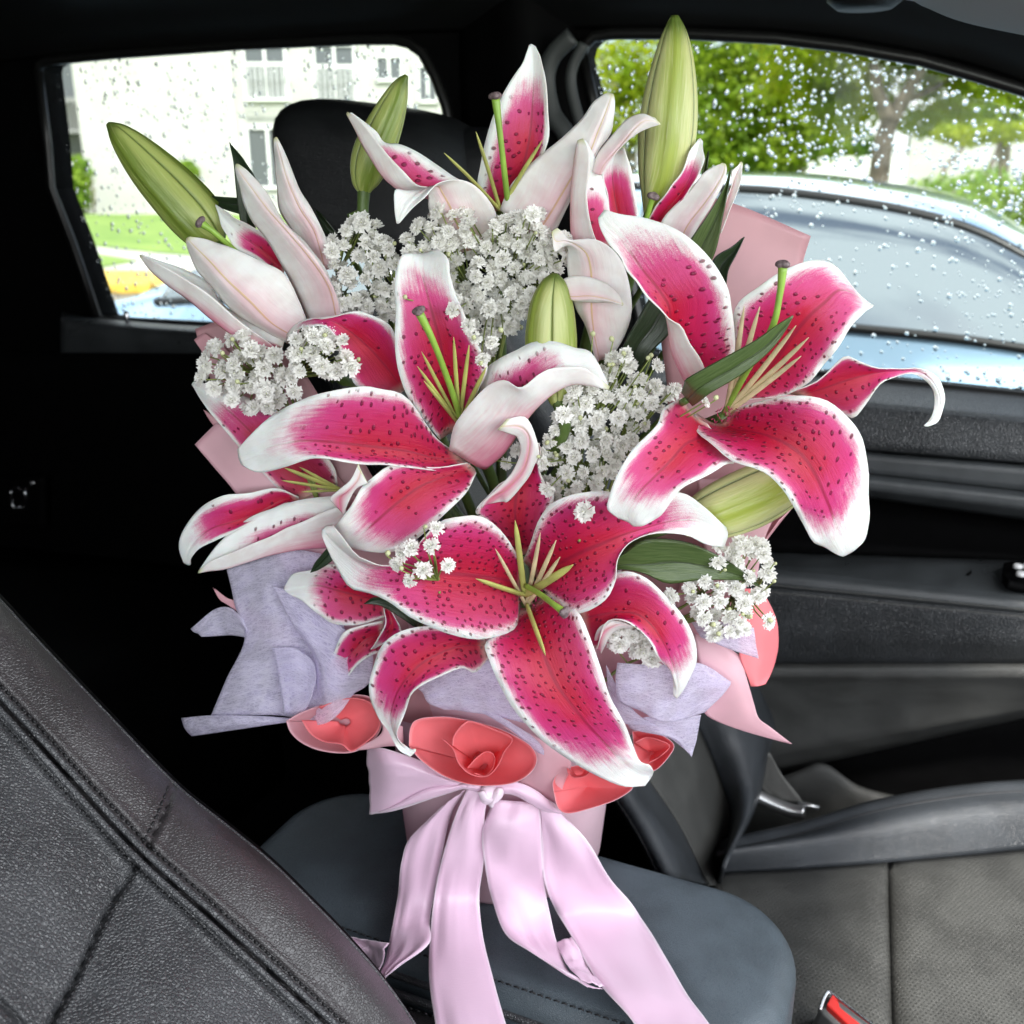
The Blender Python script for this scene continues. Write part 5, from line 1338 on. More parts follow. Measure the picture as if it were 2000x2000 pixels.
# --- lower left lily
fl = flower(('D4', 1330, 320, .8), 'shadowed crimson lily spreading two drooping petals over the lilac tissue')
petal(fl, 'C4', [(900, 1560, 1000, 1500, 1200, 1450, .6), (740, 1440, 900, 1350, 1150, 1250, .4), (520, 1210, 650, 1130, 900, 1000, .3), (330, 990, 450, 930, 700, 820, .1), (190, 820, 290, 790, 450, 730, -.1), (95, 660, 110, 640, 150, 640, -.4, 0, 0)], pe=.80, margin=0.04, spots=.5)
petal(fl, 'D4', [(950, 420, 980, 390, 980, 350, 1), (880, 400, 870, 370, 810, 285, 1.6), (650, 520, 660, 480, 600, 320, 2.2), (500, 610, 480, 540, 400, 345, 2.6), (350, 680, 320, 590, 240, 430, 2.6, .1, -.2), (230, 740, 200, 680, 120, 580, 2.4, 0, -.3), (170, 810, 140, 780, 75, 730, 2, 0, -.2), (165, 860, 145, 865, 110, 845, 1.6, 0, 0)], pe=.76, margin=0.14, spots=.4, ruf=.06)
petal(fl, 'D4', [[(1330, 420, 3.2), (1380, 700, 2.6), (1300, 340, 2.0)], [(1230, 440, 3.5), (1200, 730, 2.8), (1210, 345, 2.0)], [(1000, 540, 3.7), (980, 745, 3.0), (1000, 370, 2.2)], [(800, 630, 3.8), (760, 785, 3.1), (800, 430, 2.4)], [(620, 710, 3.7), (580, 840, 3.1), (610, 505, 2.5)], [(450, 780, 3.5), (420, 890, 3.0), (450, 630, 2.5)], [(320, 830, 3.2), (310, 905, 2.9), (340, 740, 2.6)], [(225, 905, 2.8), (220, 925, 2.8), (235, 890, 2.7)]], pe=.72, margin=0.24, ruf=.08)
petal(fl, 'D4', [(1240, 400, 1290, 450, 1320, 490, 6.1, 0, 0), (1215, 360, 1290, 360, 1350, 400, 6.5, 0, 0), (1290, 290, 1350, 310, 1410, 290, 6.9, 0, 0), (1370, 220, 1420, 230, 1480, 255, 7.1, 0, 0), (1430, 100, 1450, 150, 1500, 245, 7.1, 0, 0)], back=True, ruf=.04, name='petal_fold')
filaments(fl, 'D4', (1310, 300, 1.6), [(870, 130, 3.6, 1.3), (985, 125, 3.4), (850, 225, 3.8), (1000, 312, 4.0)], 'filament', .0014)

# --- small lower left lily under the front one
fl = flower(('D4', 1660, 1320, 2.2), 'small crimson lily with a withered scrap, tucked under the front lily on the tissue')
petal(fl, 'D4', [(1640, 1250, 1640, 1150, 1600, 1080, 2), (1450, 1310, 1450, 1100, 1450, 1000, 2.8), (1250, 1310, 1280, 1060, 1330, 900, 3.2), (1110, 1220, 1130, 1020, 1190, 860, 3.2), (1000, 1130, 1010, 1030, 1040, 905, 3), (920, 1090, 930, 1045, 940, 930, 2.8, .1, .1), (870, 1050, 868, 1045, 875, 1020, 2.6, 0, 0)], pe=.72)
petal(fl, 'D4', [(1620, 1530, 1620, 1400, 1620, 1280, 2.6), (1540, 1540, 1500, 1420, 1440, 1320, 3.2), (1430, 1610, 1400, 1510, 1310, 1390, 3.5), (1350, 1710, 1320, 1600, 1240, 1540, 3.5, .2, 0), (1300, 1800, 1275, 1730, 1200, 1690, 3.3, .1, 0), (1250, 1870, 1243, 1872, 1225, 1840, 3, 0, 0)], pe=.66, margin=0.09, spots=.8)
petal(fl, 'D4', [(1620, 1190, 1640, 1180, 1680, 1210, 4), (1630, 1300, 1680, 1300, 1740, 1330, 4.4), (1580, 1420, 1640, 1410, 1740, 1390, 4.3), (1520, 1500, 1560, 1490, 1620, 1450, 4)], back=True, name='withered_petal', ruf=.12)


# ------------------------------------------------------------------ buds
def bud(label, crop, axis, d, tone, twist=.6, stem=None, squash=.85):
    """axis: (x, y, radius) in crop units from base to tip"""
    k = CR[crop][2]; w = []; rr = []
    for x, y, r_ in axis:
        px, py = cpx(crop, x, y); w.append(PD(px, py, d)); rr.append(r_ * k / FPX * (base_depth(py) - d / 100))
    w = np.array(w); NR = 40; pts = spline(w, NR); rad = np.maximum(spline(np.array(rr).reshape(-1, 1), NR)[:, 0], .0004)
    b = thing('lily_bud', pts[0], label, 'lily bud', 'closed lily buds')
    tan = np.gradient(pts, axis=0); tan /= np.linalg.norm(tan, axis=1, keepdims=True)
    seg = np.concatenate([[0], np.cumsum(np.linalg.norm(np.diff(pts, axis=0), axis=1))])
    NC = 17
    for s in range(3):
        S = np.zeros((NR, NC, 3)); ut = np.zeros((NR, NC, 3)); pc = np.zeros((NR, NC, 3))
        for i in range(NR):
            x = np.cross(tan[i], FW); x /= np.linalg.norm(x); y = np.cross(x, tan[i])
            tt = i / (NR - 1)
            for j in range(NC):
                q = -1 + 2 * j / (NC - 1)
                a = twist + s * 2 * math.pi / 3 + q * math.pi / 3 * 1.02
                r_ = rad[i] * (1 - .10 * abs(q) ** 5 + .05 * math.exp(-(q / .10) ** 2) - .045 * math.exp(-((abs(q) - .2) / .10) ** 2))
                if tt > .93: r_ *= 1 + .25 * (1 - abs(q)) * (tt - .93) / .07
                S[i, j] = pts[i] + x * math.cos(a) * r_ + y * math.sin(a) * r_ * squash
                ut[i, j] = (j / (NC - 1), tt, tone); pc[i, j] = (q * rad[i] * 105, seg[i] * 100, s * 7 + tone * 50)
        shell('tepal', S, [M['bud_green'], M['bud_green']], b, .0006, dict(ut=ut, pc=pc))
    if stem is None:
        f = FOOT + np.array([rng.uniform(-.03, .03), rng.uniform(-.02, .04), 0]); st = [pts[0] + tan[0] * .004, pts[0] - tan[0] * .02, (pts[0] * .5 + f * .5) + FW * .03, f]; sr = [.004, .0035, .0038, .004]
    else:
        st = [pts[0] + tan[0] * .004] + [CP(crop, x, y, d) for x, y in stem] + [FOOT + np.array([0, .03, 0])]; sr = [.0042] + [.0036] * (len(st) - 1)
    tube('stem', st, sr, M['stem_green'], b, 10, 22)
    return b


bud('large olive green bud pointing at the rear door window', 'C1', [(945, 1150, 70), (880, 1070, 165), (770, 935, 203), (620, 770, 198), (450, 590, 172), (300, 425, 128), (190, 305, 75), (118, 240, 12)], -1.2, .12, 1.05)
bud('slim green bud on an upright stem before the black headrest', 'C2', [(236, 1262, 42), (240, 1190, 95), (265, 1080, 135), (310, 950, 152), (385, 770, 136), (455, 600, 104), (512, 455, 58), (556, 376, 10)], -2.2, .15, 2.2, stem=[(228, 1360), (226, 1500), (250, 1700)])
bud('tallest pale olive bud standing up against the front passenger window', 'C3', [(960, 1640, 40), (1000, 1520, 100), (1045, 1360, 165), (1080, 1150, 205), (1100, 950, 218), (1122, 700, 197), (1142, 450, 150), (1150, 250, 92), (1150, 118, 22)], -2.6, .75, .53)
bud('plump bright green bud rising from the white florets behind the notched lily', 'D1', [(345, 1580, 50), (330, 1450, 105), (305, 1300, 170), (295, 1130, 193), (296, 950, 180), (302, 800, 152), (316, 660, 88), (322, 596, 16)], 4.2, .45, 1.57)
bud('pale yellow green bud lying sideways below the right lily', 'C8', [(780, 340, 70), (900, 300, 132), (1020, 255, 158), (1160, 195, 165), (1300, 125, 150), (1430, 55, 110), (1540, 0, 30)], 4.6, .95, .4)


# ------------------------------------------------------------------ lily leaves
def leaf(label, crop, rows, dark=False):
    c0 = CP(crop, rows[0][2], rows[0][3], rows[0][6])
    o = thing('lily_leaf', c0, label, 'leaf', 'lily leaves in the bouquet')
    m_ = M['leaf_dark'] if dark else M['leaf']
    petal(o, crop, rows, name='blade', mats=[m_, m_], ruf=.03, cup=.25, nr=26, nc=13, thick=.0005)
    f = FOOT + np.array([rng.uniform(-.03, .03), rng.uniform(0, .05), 0])
    tube('leaf_stalk', [c0 + FW * .0015, c0 * .95 + f * .05 + FW * .045, c0 * .4 + f * .6 + FW * .03, f], [.0022, .002, .002, .002], M['stem_green'], o, 6, 14)


leaf('mid green pointed leaf crossing the pink paper above the right lily', 'C3', [(1180, 2060, 1270, 2100, 1380, 2080, -.4), (1240, 1860, 1340, 1900, 1465, 1880, -.2), (1400, 1620, 1455, 1660, 1512, 1650, 0), (1510, 1440, 1533, 1455, 1552, 1440, 0), (1570, 1285, 1572, 1278, 1575, 1288, -.1, 0, 0)])
leaf('short dark leaf tip against the pink paper behind the right lily', 'C6', [(640, 380, 690, 410, 740, 440, -1), (680, 285, 720, 320, 755, 350, -.9), (770, 225, 785, 250, 795, 270, -.9), (836, 172, 838, 172, 840, 176, -1, 0, 0)], True)
leaf('dark broad leaf folded between the pale lily and the right lily', 'D1', [(800, 1230, 880, 1320, 960, 1330, 2), (870, 1080, 950, 1150, 1060, 1180, 2.2), (960, 920, 1060, 1000, 1180, 1060, 2.2), (1060, 740, 1160, 820, 1260, 900, 2)], True)
leaf('dark green pointed leaf lying across the stamens of the right lily', 'C6', [(500, 1010, 530, 1050, 560, 1085, 8.0, .1, .1), (515, 960, 560, 1020, 610, 1050, 9.0, .1, .1), (535, 932, 600, 985, 660, 1012, 9.5, .1, .1), (700, 840, 780, 880, 840, 905, 9.8, .1, .1), (890, 735, 940, 775, 980, 785, 9.9, .1, .1), (1020, 645, 1040, 670, 1060, 680, 9.9, .1, .1), (1098, 596, 1101, 598, 1102, 602, 9.8, 0, 0)])
leaf('broad olive leaf with dark parallel veins under the front lily', 'C8', [(400, 540, 400, 570, 400, 600, 5.6), (480, 490, 470, 560, 460, 585, 5.8), (560, 430, 580, 560, 580, 610, 6.0), (680, 420, 720, 545, 700, 662, 6.1), (830, 445, 860, 560, 860, 645, 6.1), (980, 515, 1000, 595, 1000, 642, 6.0), (1110, 600, 1120, 630, 1120, 650, 5.8), (1208, 684, 1210, 685, 1212, 687, 5.6, 0, 0)])
leaf('black green leaf tip standing before the rear window beside white petals', 'C1', [(1150, 1100, 1190, 1100, 1240, 1080, -.9), (1105, 900, 1160, 900, 1220, 880, -.8), (1080, 680, 1150, 680, 1240, 680, -.8), (1068, 520, 1095, 510, 1150, 520, -.9), (1035, 382, 1037, 380, 1040, 384, -1, 0, 0)], True)
leaf('dark leaf lying level between the large bud and white petals', 'C1', [(1150, 930, 1150, 860, 1150, 800, -1.4), (1020, 890, 1020, 840, 1020, 795, -1.4), (930, 850, 920, 820, 910, 785, -1.5), (860, 800, 850, 780, 850, 770, -1.6)], True)
leaf('dark leaf tip peeping out between two lilies over the lilac tissue', 'D4', [(1300, 760, 1260, 720, 1230, 690, 5.2, .1, .1), (1210, 850, 1180, 810, 1165, 770, 5.2, .1, .1), (1130, 900, 1115, 875, 1100, 850, 5.1, .1, .1), (1070, 922, 1069, 920, 1068, 918, 5, 0, 0)], True)
leaf('dark leaf running under the front lily beside the withered petal', 'D4', [(1900, 1290, 1880, 1330, 1850, 1330, 5, .1, .1), (1720, 1160, 1720, 1200, 1700, 1230, 5, .1, .1), (1560, 1108, 1570, 1130, 1590, 1170, 5, .1, .1), (1472, 1154, 1472, 1156, 1474, 1158, 5, 0, 0)], True)
leaf('shadowed leaf at the foot of the black headrest', 'C1', [(1900, 1130, 1880, 1120, 1850, 1110, -1.8), (1820, 1030, 1790, 1040, 1760, 1060, -1.8), (1740, 930, 1730, 950, 1720, 960, -1.9), (1682, 882, 1682, 884, 1682, 886, -2, 0, 0)], True)
leaf('tiny green leaf tip behind the lily against the right window', 'C3', [(1340, 1400, 1360, 1400, 1385, 1390, -3), (1362, 1290, 1378, 1290, 1395, 1280, -3), (1385, 1190, 1395, 1190, 1405, 1190, -3), (1405, 1138, 1406, 1138, 1408, 1140, -3, 0, 0)])

# ------------------------------------------------------------------ baby's breath
def floret_mesh(seed):
    r = random.Random(seed); mb = MB()
    n = 34
    for i in range(n):
        layer = (i + .5) / n; ang = i * 2.399963 + r.uniform(-.25, .25)
        el = R(-5 + 85 * layer + r.uniform(-7, 7)); ln = (1.0 - .30 * layer) * r.uniform(.86, 1.08); wd = .44 + r.uniform(-.05, .08)
        d = np.array([math.cos(ang), math.sin(ang), 0]); sd = np.array([-math.sin(ang), math.cos(ang), 0]); z = np.array([0, 0, 1.0])
        V = []
        tilt = r.uniform(-.5, .5)
        for k, (t_, w_) in enumerate(((.25, .35), (.62, .85), (.88, 1.15), (1.0, 1.05))):
            c = d * math.cos(el) * t_ * ln + z * (math.sin(el) * t_ * ln * .72)
            for s in (-1, 0, 1):
                tw = r.uniform(-.07, .07); notch = -.12 if (k == 3 and s == 0) else (.05 * s if k == 3 else 0)
                V.append(c + (sd + z * tilt * .4) * s * wd * w_ * .5 + d * notch * ln + z * (tw + (.05 if s else -.02)))
        F = []
        for k in range(3):
            for s in range(2):
                a = k * 3 + s; F.append((a, a + 1, a + 4, a + 3))
        mb.add(V, F, 0)
    # calyx cup and pale heart
    a = np.linspace(0, 2 * math.pi, 7)[:-1]
    V = [(0, 0, -.55)] + [(.28 * math.cos(x), .28 * math.sin(x), -.12) for x in a] + [(.22 * math.cos(x), .22 * math.sin(x), .12) for x in a]
    mb.add(V, [(0, 1 + (i + 1) % 6, 1 + i) for i in range(6)] + [(1 + i, 1 + (i + 1) % 6, 7 + (i + 1) % 6, 7 + i) for i in range(6)], 1)
    V = [(.05 * math.cos(x), .05 * math.sin(x), .5) for x in a] + [(0, 0, .62)]
    mb.add(V, [(i, (i + 1) % 6, 6) for i in range(6)], 1)
    me = bpy.data.meshes.new('floret'); me.from_pydata(np.concatenate(mb.v).tolist(), [], mb.f)
    me.materials.append(M['floret_white']); me.materials.append(M['floret_heart'])
    me.polygons.foreach_set('material_index', np.array(mb.m, dtype=np.int32)); me.polygons.foreach_set('use_smooth', np.ones(len(mb.f), dtype=bool)); me.update()
    return me


def budlet_mesh():
    mb = MB(); V = []; n = 8; prof = ((-1.0, .12), (-.6, .55), (0, .8), (.5, .62), (.9, .2))
    for z, r_ in prof: V += [(r_ * math.cos(2 * math.pi * j / n), r_ * math.sin(2 * math.pi * j / n), z) for j in range(n)]
    F = [(i * n + j, i * n + (j + 1) % n, (i + 1) * n + (j + 1) % n, (i + 1) * n + j) for i in range(4) for j in range(n)] + [tuple(4 * n + j for j in range(n))]
    me = bpy.data.meshes.new('budlet'); me.from_pydata(V, [], F); me.materials.append(M['sprig_bud'])
    me.polygons.foreach_set('use_smooth', np.ones(len(F), dtype=bool)); me.update(); return me


FLO = [floret_mesh(s) for s in range(7)]; BUDL = budlet_mesh()


def in_poly(x, y, poly):
    c = False; j = len(poly) - 1
    for i in range(len(poly)):
        (xi, yi), (xj, yj) = poly[i], poly[j]
        if (yi > y) != (yj > y) and x < (xj - xi) * (y - yi) / (yj - yi) + xi: c = not c
        j = i
    return c


def sprig(label, polys, root_px, extra=(), buds=10, sp_min=29, rad=18.5, extra_buds=()):
    """polys: (polygon, d_front, layers, cap)"""
    rt = PD(*root_px); s = thing('babys_breath', rt, label, 'babys breath', 'sprigs of white babys breath')
    spots = [(x, y, d, 1.0) for x, y, d in extra]
    for poly, d0, layers, cap in polys:
        xs = [p[0] for p in poly]; ys = [p[1] for p in poly]
        for ly in range(layers):
            got = []; tries = 0
            while tries < 2500 and len(got) < cap:
                tries += 1; x = rng.uniform(min(xs), max(xs)); y = rng.uniform(min(ys), max(ys))
                if not in_poly(x, y, poly): continue
                if any((x - a) ** 2 + (y - b) ** 2 < (sp_min * rng.uniform(.8, 1.15)) ** 2 for a, b in got): continue
                got.append((x, y)); spots.append((x, y, d0 - 1.1 * ly + rng.uniform(-.35, .35), 1.0 if ly == 0 else .95))
    cx = sum(p[0] for p in spots) / len(spots); cy = sum(p[1] for p in spots) / len(spots)
    stems = MB(); rl = wloc(s); nodes = []
    hub = [PD(cx + rng.uniform(-60, 60), cy + rng.uniform(10, 80), min(p[2] for p in spots) - 1.4) for _ in range(max(2, len(spots) // 9))]
    for h in hub: stems.tube(spline(np.array([rt, (rt + h) / 2 + FW * .01, h]), 6), np.linspace(.0012, .0008, 6), 5)
    def put(me, name, c, axis, sc, roll):
        o = bpy.data.objects.new(name, me); COL.objects.link(o); o.parent = s
        o.location = [float(v) for v in (c - rl)]; o.rotation_mode = 'QUATERNION'
        q = Vector([float(v) for v in axis]).to_track_quat('Z', 'Y'); o.rotation_quaternion = q @ Vector((0, 0, 1)).rotation_difference(Vector((0, 0, 1)))
        from mathutils import Quaternion
        o.rotation_quaternion = q @ Quaternion((0, 0, 1), roll); o.scale = (sc, sc, sc * rng.uniform(.8, 1.05))
    for x, y, d, k in spots:
        c = PD(x, y, d); px_r = rad * rng.uniform(.82, 1.18) * k; sc = px_r / FPX * (base_depth(y) - d / 100)
        dirv = -FW + RT * ((x - cx) / 260 + rng.uniform(-.55, .55)) + UP * (-(y - cy) / 260 + rng.uniform(-.45, .55)); dirv /= np.linalg.norm(dirv)
        put(rng.choice(FLO), 'floret', c, dirv, sc, rng.uniform(0, 6.28))
        h = min(hub, key=lambda q: np.linalg.norm(q - c)); e = c - dirv * sc * .5
        stems.tube(spline(np.array([h, (h + e) / 2 + (-dirv) * .003, e]), 5), np.linspace(.0006, .0004, 5), 5)
    bl_ = list(extra_buds)
    for _ in range(buds):
        x, y, d, k = rng.choice(spots); bl_.append((x + rng.uniform(-26, 26), y + rng.uniform(-26, 20), d + rng.uniform(.1, .6)))
    for x, y, d in bl_:
        c = PD(x, y, d); dirv = -FW * .5 + RT * rng.uniform(-.7, .7) + UP * rng.uniform(.1, 1); dirv /= np.linalg.norm(dirv)
        sc = rng.uniform(4.2, 6.5) / FPX * base_depth(y); put(BUDL, 'floret_bud', c, dirv, sc, 0)
        h = min(hub, key=lambda q: np.linalg.norm(q - c)); e = c - dirv * sc * .9
        stems.tube(spline(np.array([h, (h + e) / 2 - dirv * .002, e]), 5), np.linspace(.0006, .00035, 5), 5)
    stems.build('stem', M['sprig_green'], s)


sprig('shaded cluster of white florets around the stem of the slim bud', [([(648, 470), (700, 432), (755, 460), (782, 540), (772, 615), (700, 618), (650, 585)], .6, 2, 40)], (760, 900, -1), extra=[(687, 436, -.6), (705, 430, -.6), (733, 440, -.4)], buds=8)
sprig('dense mound of white florets below the top lily, left of the green bud', [([(785, 455), (850, 405), (900, 408), (925, 430), (905, 470), (860, 490), (800, 500)], 2.4, 2, 30), ([(880, 470), (960, 455), (1000, 410), (1060, 405), (1068, 450), (1050, 520), (1090, 560), (1030, 600), (1010, 640), (975, 655), (945, 705), (920, 690), (925, 640), (890, 600), (870, 545)], 2.3, 3, 60), ([(1060, 470), (1110, 460), (1108, 520), (1070, 530)], 2.2, 2, 8)], (930, 900, 0), extra=[(915, 437, 3.2), (965, 440, 3), (1040, 420, 3), (885, 606, 6.9), (916, 637, 6.9), (930, 660, 6.6), (942, 700, 6.6), (960, 668, 6.2)], buds=18, extra_buds=[(791, 580, 7.2), (1046, 455, 3), (1026, 425, 3)])
sprig('loose cluster of white florets over the pink paper at the far left', [([(388, 745), (405, 690), (430, 662), (470, 650), (500, 680), (540, 690), (560, 720), (545, 790), (490, 805), (440, 775)], 3.2, 2, 40), ([(570, 665), (600, 640), (660, 650), (685, 690), (670, 730), (600, 725), (570, 740)], 5.4, 2, 24)], (620, 980, 1), extra=[(456, 713, 4.2), (458, 754, 4.2), (490, 683, 4), (520, 770, 4), (575, 765, 4.6), (684, 716, 6)], buds=10, rad=19)
sprig('wide cluster of white florets with wiry green stems at the bouquet middle', [([(1045, 910), (1060, 850), (1100, 790), (1150, 745), (1200, 690), (1235, 720), (1260, 745), (1320, 765), (1290, 800), (1240, 850), (1205, 920), (1150, 960), (1080, 975)], 4.6, 2, 60)], (1130, 1150, 1.5), extra=[(1122, 762, 6.2), (1284, 714, 5.4), (1222, 694, 5.2), (1376, 785, 8.6), (1320, 760, 6), (1070, 955, 6.6), (1062, 905, 6.4), (1100, 810, 5.8), (1010, 880, 3.2), (990, 905, 3.2), (640, 1, -40)][:-1], buds=22, extra_buds=[(1158, 652, 4.6), (1195, 662, 4.6), (1272, 694, 5), (1190, 712, 4.8)])
sprig('stray sprig of white florets lying on the front lily petals', [], (950, 1010, 4.5), extra=[(786, 1080, 9.6), (802, 1070, 9.7), (775, 1102, 9.6), (800, 1134, 9.8), (826, 1114, 9.7), (843, 1066, 9.8), (852, 1032, 9.6), (875, 1104, 9.7)], buds=3, rad=20)
sprig('lone white floret lying on the upper petal of the front lily', [], (1190, 968, 6.0), extra=[(1143, 1000, 9.3)], buds=0, rad=22)
sprig('airy white florets hanging out at the right over coral paper', [([(1330, 1130), (1390, 1105), (1450, 1070), (1495, 1060), (1505, 1100), (1500, 1150), (1470, 1190), (1440, 1235), (1385, 1235), (1350, 1190)], 6.2, 2, 34), ([(1400, 1070), (1480, 1050), (1490, 1075), (1420, 1090)], 5.6, 1, 8)], (1250, 1250, 3), extra=[(1500, 1213, 6.4), (1455, 1228, 6.4), (1395, 1240, 6.4), (1312, 1165, 6.9)], buds=16, extra_buds=[(1512, 1135, 6.4)])
sprig('white florets nestled inside the curled petal above the tissue', [([(1185, 1250), (1215, 1225), (1250, 1230), (1262, 1260), (1275, 1290), (1250, 1285), (1225, 1262), (1200, 1268)], 5.6, 2, 14)], (1180, 1330, 3.2), buds=2, sp_min=24)

# ------------------------------------------------------------------ wrapping
wp = thing('wrapping_paper', FOOT, 'matt pink wrapping paper sheets and coral rosettes folded round the bouquet', 'wrapping paper')


def sheet(rows, mats, name, crop='PX', nr=24, nc=18, wob=.0015, thick=.0005, flip=False, parent=None):
    pts = [[CP(crop, *p) for p in r_] for r_ in rows]
    return patch(parent or wp, pts, mats if isinstance(mats, list) else [mats, mats], name, nr, nc, thick, wob, 3, flip)


PB_, PK, PC, PU = M['paper_back'], M['paper_pink'], M['paper_coral'], M['paper_blush']
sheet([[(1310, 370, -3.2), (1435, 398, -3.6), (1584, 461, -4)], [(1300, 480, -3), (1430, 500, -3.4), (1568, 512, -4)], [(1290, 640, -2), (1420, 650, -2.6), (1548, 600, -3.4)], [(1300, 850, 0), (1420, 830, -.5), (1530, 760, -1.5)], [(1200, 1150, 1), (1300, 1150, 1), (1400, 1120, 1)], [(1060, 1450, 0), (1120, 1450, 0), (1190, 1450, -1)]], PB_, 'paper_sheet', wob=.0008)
sheet([[(1420, 470, -4.2), (1560, 470, -4.6), (1576, 478, -4.6)], [(1400, 700, -3.2), (1520, 690, -3.4), (1550, 600, -4.2)], [(1350, 900, -1.2), (1470, 880, -1.6), (1560, 860, -2)], [(1340, 1060, .4), (1450, 1080, 0), (1556, 975, -.6)], [(1310, 1200, 2), (1400, 1180, 2), (1492, 1058, 1)], [(1200, 1450, 1), (1260, 1420, 1), (1340, 1350, 0)]], PK, 'paper_sheet', wob=.0008)
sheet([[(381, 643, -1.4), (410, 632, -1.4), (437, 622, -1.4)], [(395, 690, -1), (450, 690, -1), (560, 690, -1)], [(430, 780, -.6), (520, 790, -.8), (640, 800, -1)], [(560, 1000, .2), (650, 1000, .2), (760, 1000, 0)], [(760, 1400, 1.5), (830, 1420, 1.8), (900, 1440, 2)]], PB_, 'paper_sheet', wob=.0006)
sheet([[(379, 664, -.9), (390, 655, -1), (400, 650, -1)], [(412, 712, -.5), (430, 700, -.6), (450, 690, -.6)], [(470, 800, 0), (500, 790, -.3), (530, 780, -.4)], [(600, 1020, .6), (660, 1010, .5), (720, 1000, .4)]], PK, 'paper_sheet', wob=.0004)
sheet([[(397, 800, -.7), (410, 808, -.7), (424, 824, -.8)], [(420, 835, -.5), (440, 830, -.5), (470, 830, -.6)], [(520, 960, 0), (560, 950, 0), (600, 940, 0)]], PK, 'paper_sheet', wob=.0003, nr=12, nc=8)
sheet([[(381, 868, .0), (402, 846, 0), (423, 826, 0)], [(420, 915, .3), (455, 890, .3), (480, 860, .2)], [(462, 966, .6), (510, 950, .6), (540, 920, .4)], [(520, 1060, 1), (580, 1040, 1), (620, 1010, .8)], [(720, 1300, 2), (760, 1290, 2), (800, 1280, 2)]], PU, 'paper_sheet', wob=.0006)
sheet([[(416, 1148, .8), (417, 1150, .8), (420, 1150, .8)], [(430, 1172, .9), (436, 1170, .9), (444, 1168, .9)], [(452, 1186, 1), (460, 1182, 1), (470, 1178, 1)], [(560, 1260, 1.2), (580, 1250, 1.2), (600, 1240, 1.2)]], PK, 'paper_sheet', wob=0, nr=12, nc=6)
# lower right: flared blush tail and coral curl
sheet([[(840, 930, 3.6), (980, 980, 3.4), (1090, 1050, 3.4)], [(880, 1130, 4.0), (1030, 1150, 4.2), (1130, 1190, 4.0)], [(905, 1290, 4.0), (1060, 1290, 4.4), (1165, 1310, 4.2)], [(910, 1370, 4.0), (1090, 1385, 4.4), (1195, 1390, 4.4)], [(1090, 1450, 4.2), (1190, 1450, 4.4), (1260, 1440, 4.4)], [(1345, 1522, 4.4), (1358, 1523, 4.4), (1370, 1524, 4.4)]], PU, 'paper_tail', 'C8', wob=.0006)
sheet([[(1080, 690, 2.6), (1160, 690, 2.2), (1215, 705, 1.8)], [(1085, 850, 3.0), (1200, 860, 2.6), (1285, 850, 1.8)], [(1090, 980, 3.4), (1200, 990, 3.0), (1298, 980, 2.0)], [(1090, 1060, 3.6), (1200, 1090, 3.4), (1280, 1080, 2.4)], [(1130, 1160, 3.9), (1190, 1180, 3.8), (1250, 1160, 3.0)], [(1150, 1216, 4.0), (1190, 1215, 4.0), (1226, 1205, 3.6)]], [PU, PC], 'paper_curl', 'C8', wob=.0004)
sheet([[(860, 100, 1.6), (1000, 90, 1.4), (1150, 40, 1.2)], [(880, 300, 2.2), (1100, 300, 2.0), (1300, 200, 1.6)], [(900, 500, 2.8), (1080, 520, 2.6), (1220, 430, 2.2)], [(940, 720, 3), (1060, 720, 2.8), (1180, 640, 2.4)]], PU, 'paper_sheet', 'C8', wob=.0006)


CC = [PC, PC]


def paper_cone(crop, rim, apex, d, deep, mats, tilt=1.0, keep=.0, name='paper_rosette', parent=None, open_end=False):
    """sheet rolled to a cone: the traced rim runs smoothly down to the apex behind it"""
    rim = list(rim) if open_end else list(rim) + [rim[0]]
    N = 90; K = 14; rp = spline(np.array(rim, float), N); ys = [p[1] for p in rim]; ym = (max(ys) + min(ys)) / 2; yh = (max(ys) - min(ys)) / 2
    S = np.zeros((N, K, 3))
    for i in range(N):
        for k in range(K):
            h = k / (K - 1); q = 1 - (1 - keep) * h ** 1.1
            x = apex[0] + (rp[i, 0] - apex[0]) * q; y = apex[1] + (rp[i, 1] - apex[1]) * q
            S[i, k] = CP(crop, x, y, d - deep * h ** .8 + tilt * (rp[i, 1] - ym) / yh * (1 - h) + .12 * math.sin(i * .23 + apex[0]) * (1 - h))
    T, U = np.meshgrid(np.linspace(0, 1, N), np.linspace(0, 1, K), indexing='ij'); z = np.zeros_like(U)
    return shell(name, S, mats, parent or wp, .0004, dict(ut=np.stack([U, T, z], 2), pc=np.stack([U, T, z], 2)))


ro = paper_cone('E1', [(478, 185), (488, 70), (540, 15), (700, 0), (870, 25), (1000, 60), (1120, 108), (1240, 180), (1284, 262), (1250, 345), (1150, 412), (1000, 434), (850, 424), (700, 374), (560, 278)], (930, 300), 6.0, 3.2, [PC, PU], 1.2)
paper_cone('E1', [(690, 140), (755, 200), (790, 290), (860, 358), (960, 376), (1030, 320), (1080, 220), (1128, 135), (1000, 72), (870, 28), (810, 55), (762, 120), (752, 180)], (940, 310), 6.4, 2.6, CC, .9, .30, 'paper_roll', ro, True)
paper_cone('E1', [(846, 322), (900, 262), (955, 222), (1000, 226), (1020, 268), (1004, 330), (955, 370), (890, 356)], (955, 330), 6.4, 1.6, CC, .5, .35, 'paper_roll', ro, True)
ro = paper_cone('E3', [(846, 1384), (880, 1470), (960, 1546), (1080, 1600), (1220, 1624), (1340, 1620), (1440, 1580), (1535, 1490), (1568, 1390), (1545, 1270), (1470, 1200), (1330, 1190), (1150, 1250), (960, 1320)], (1260, 1400), 4.4, 2.6, [PC, PU], 1.0)
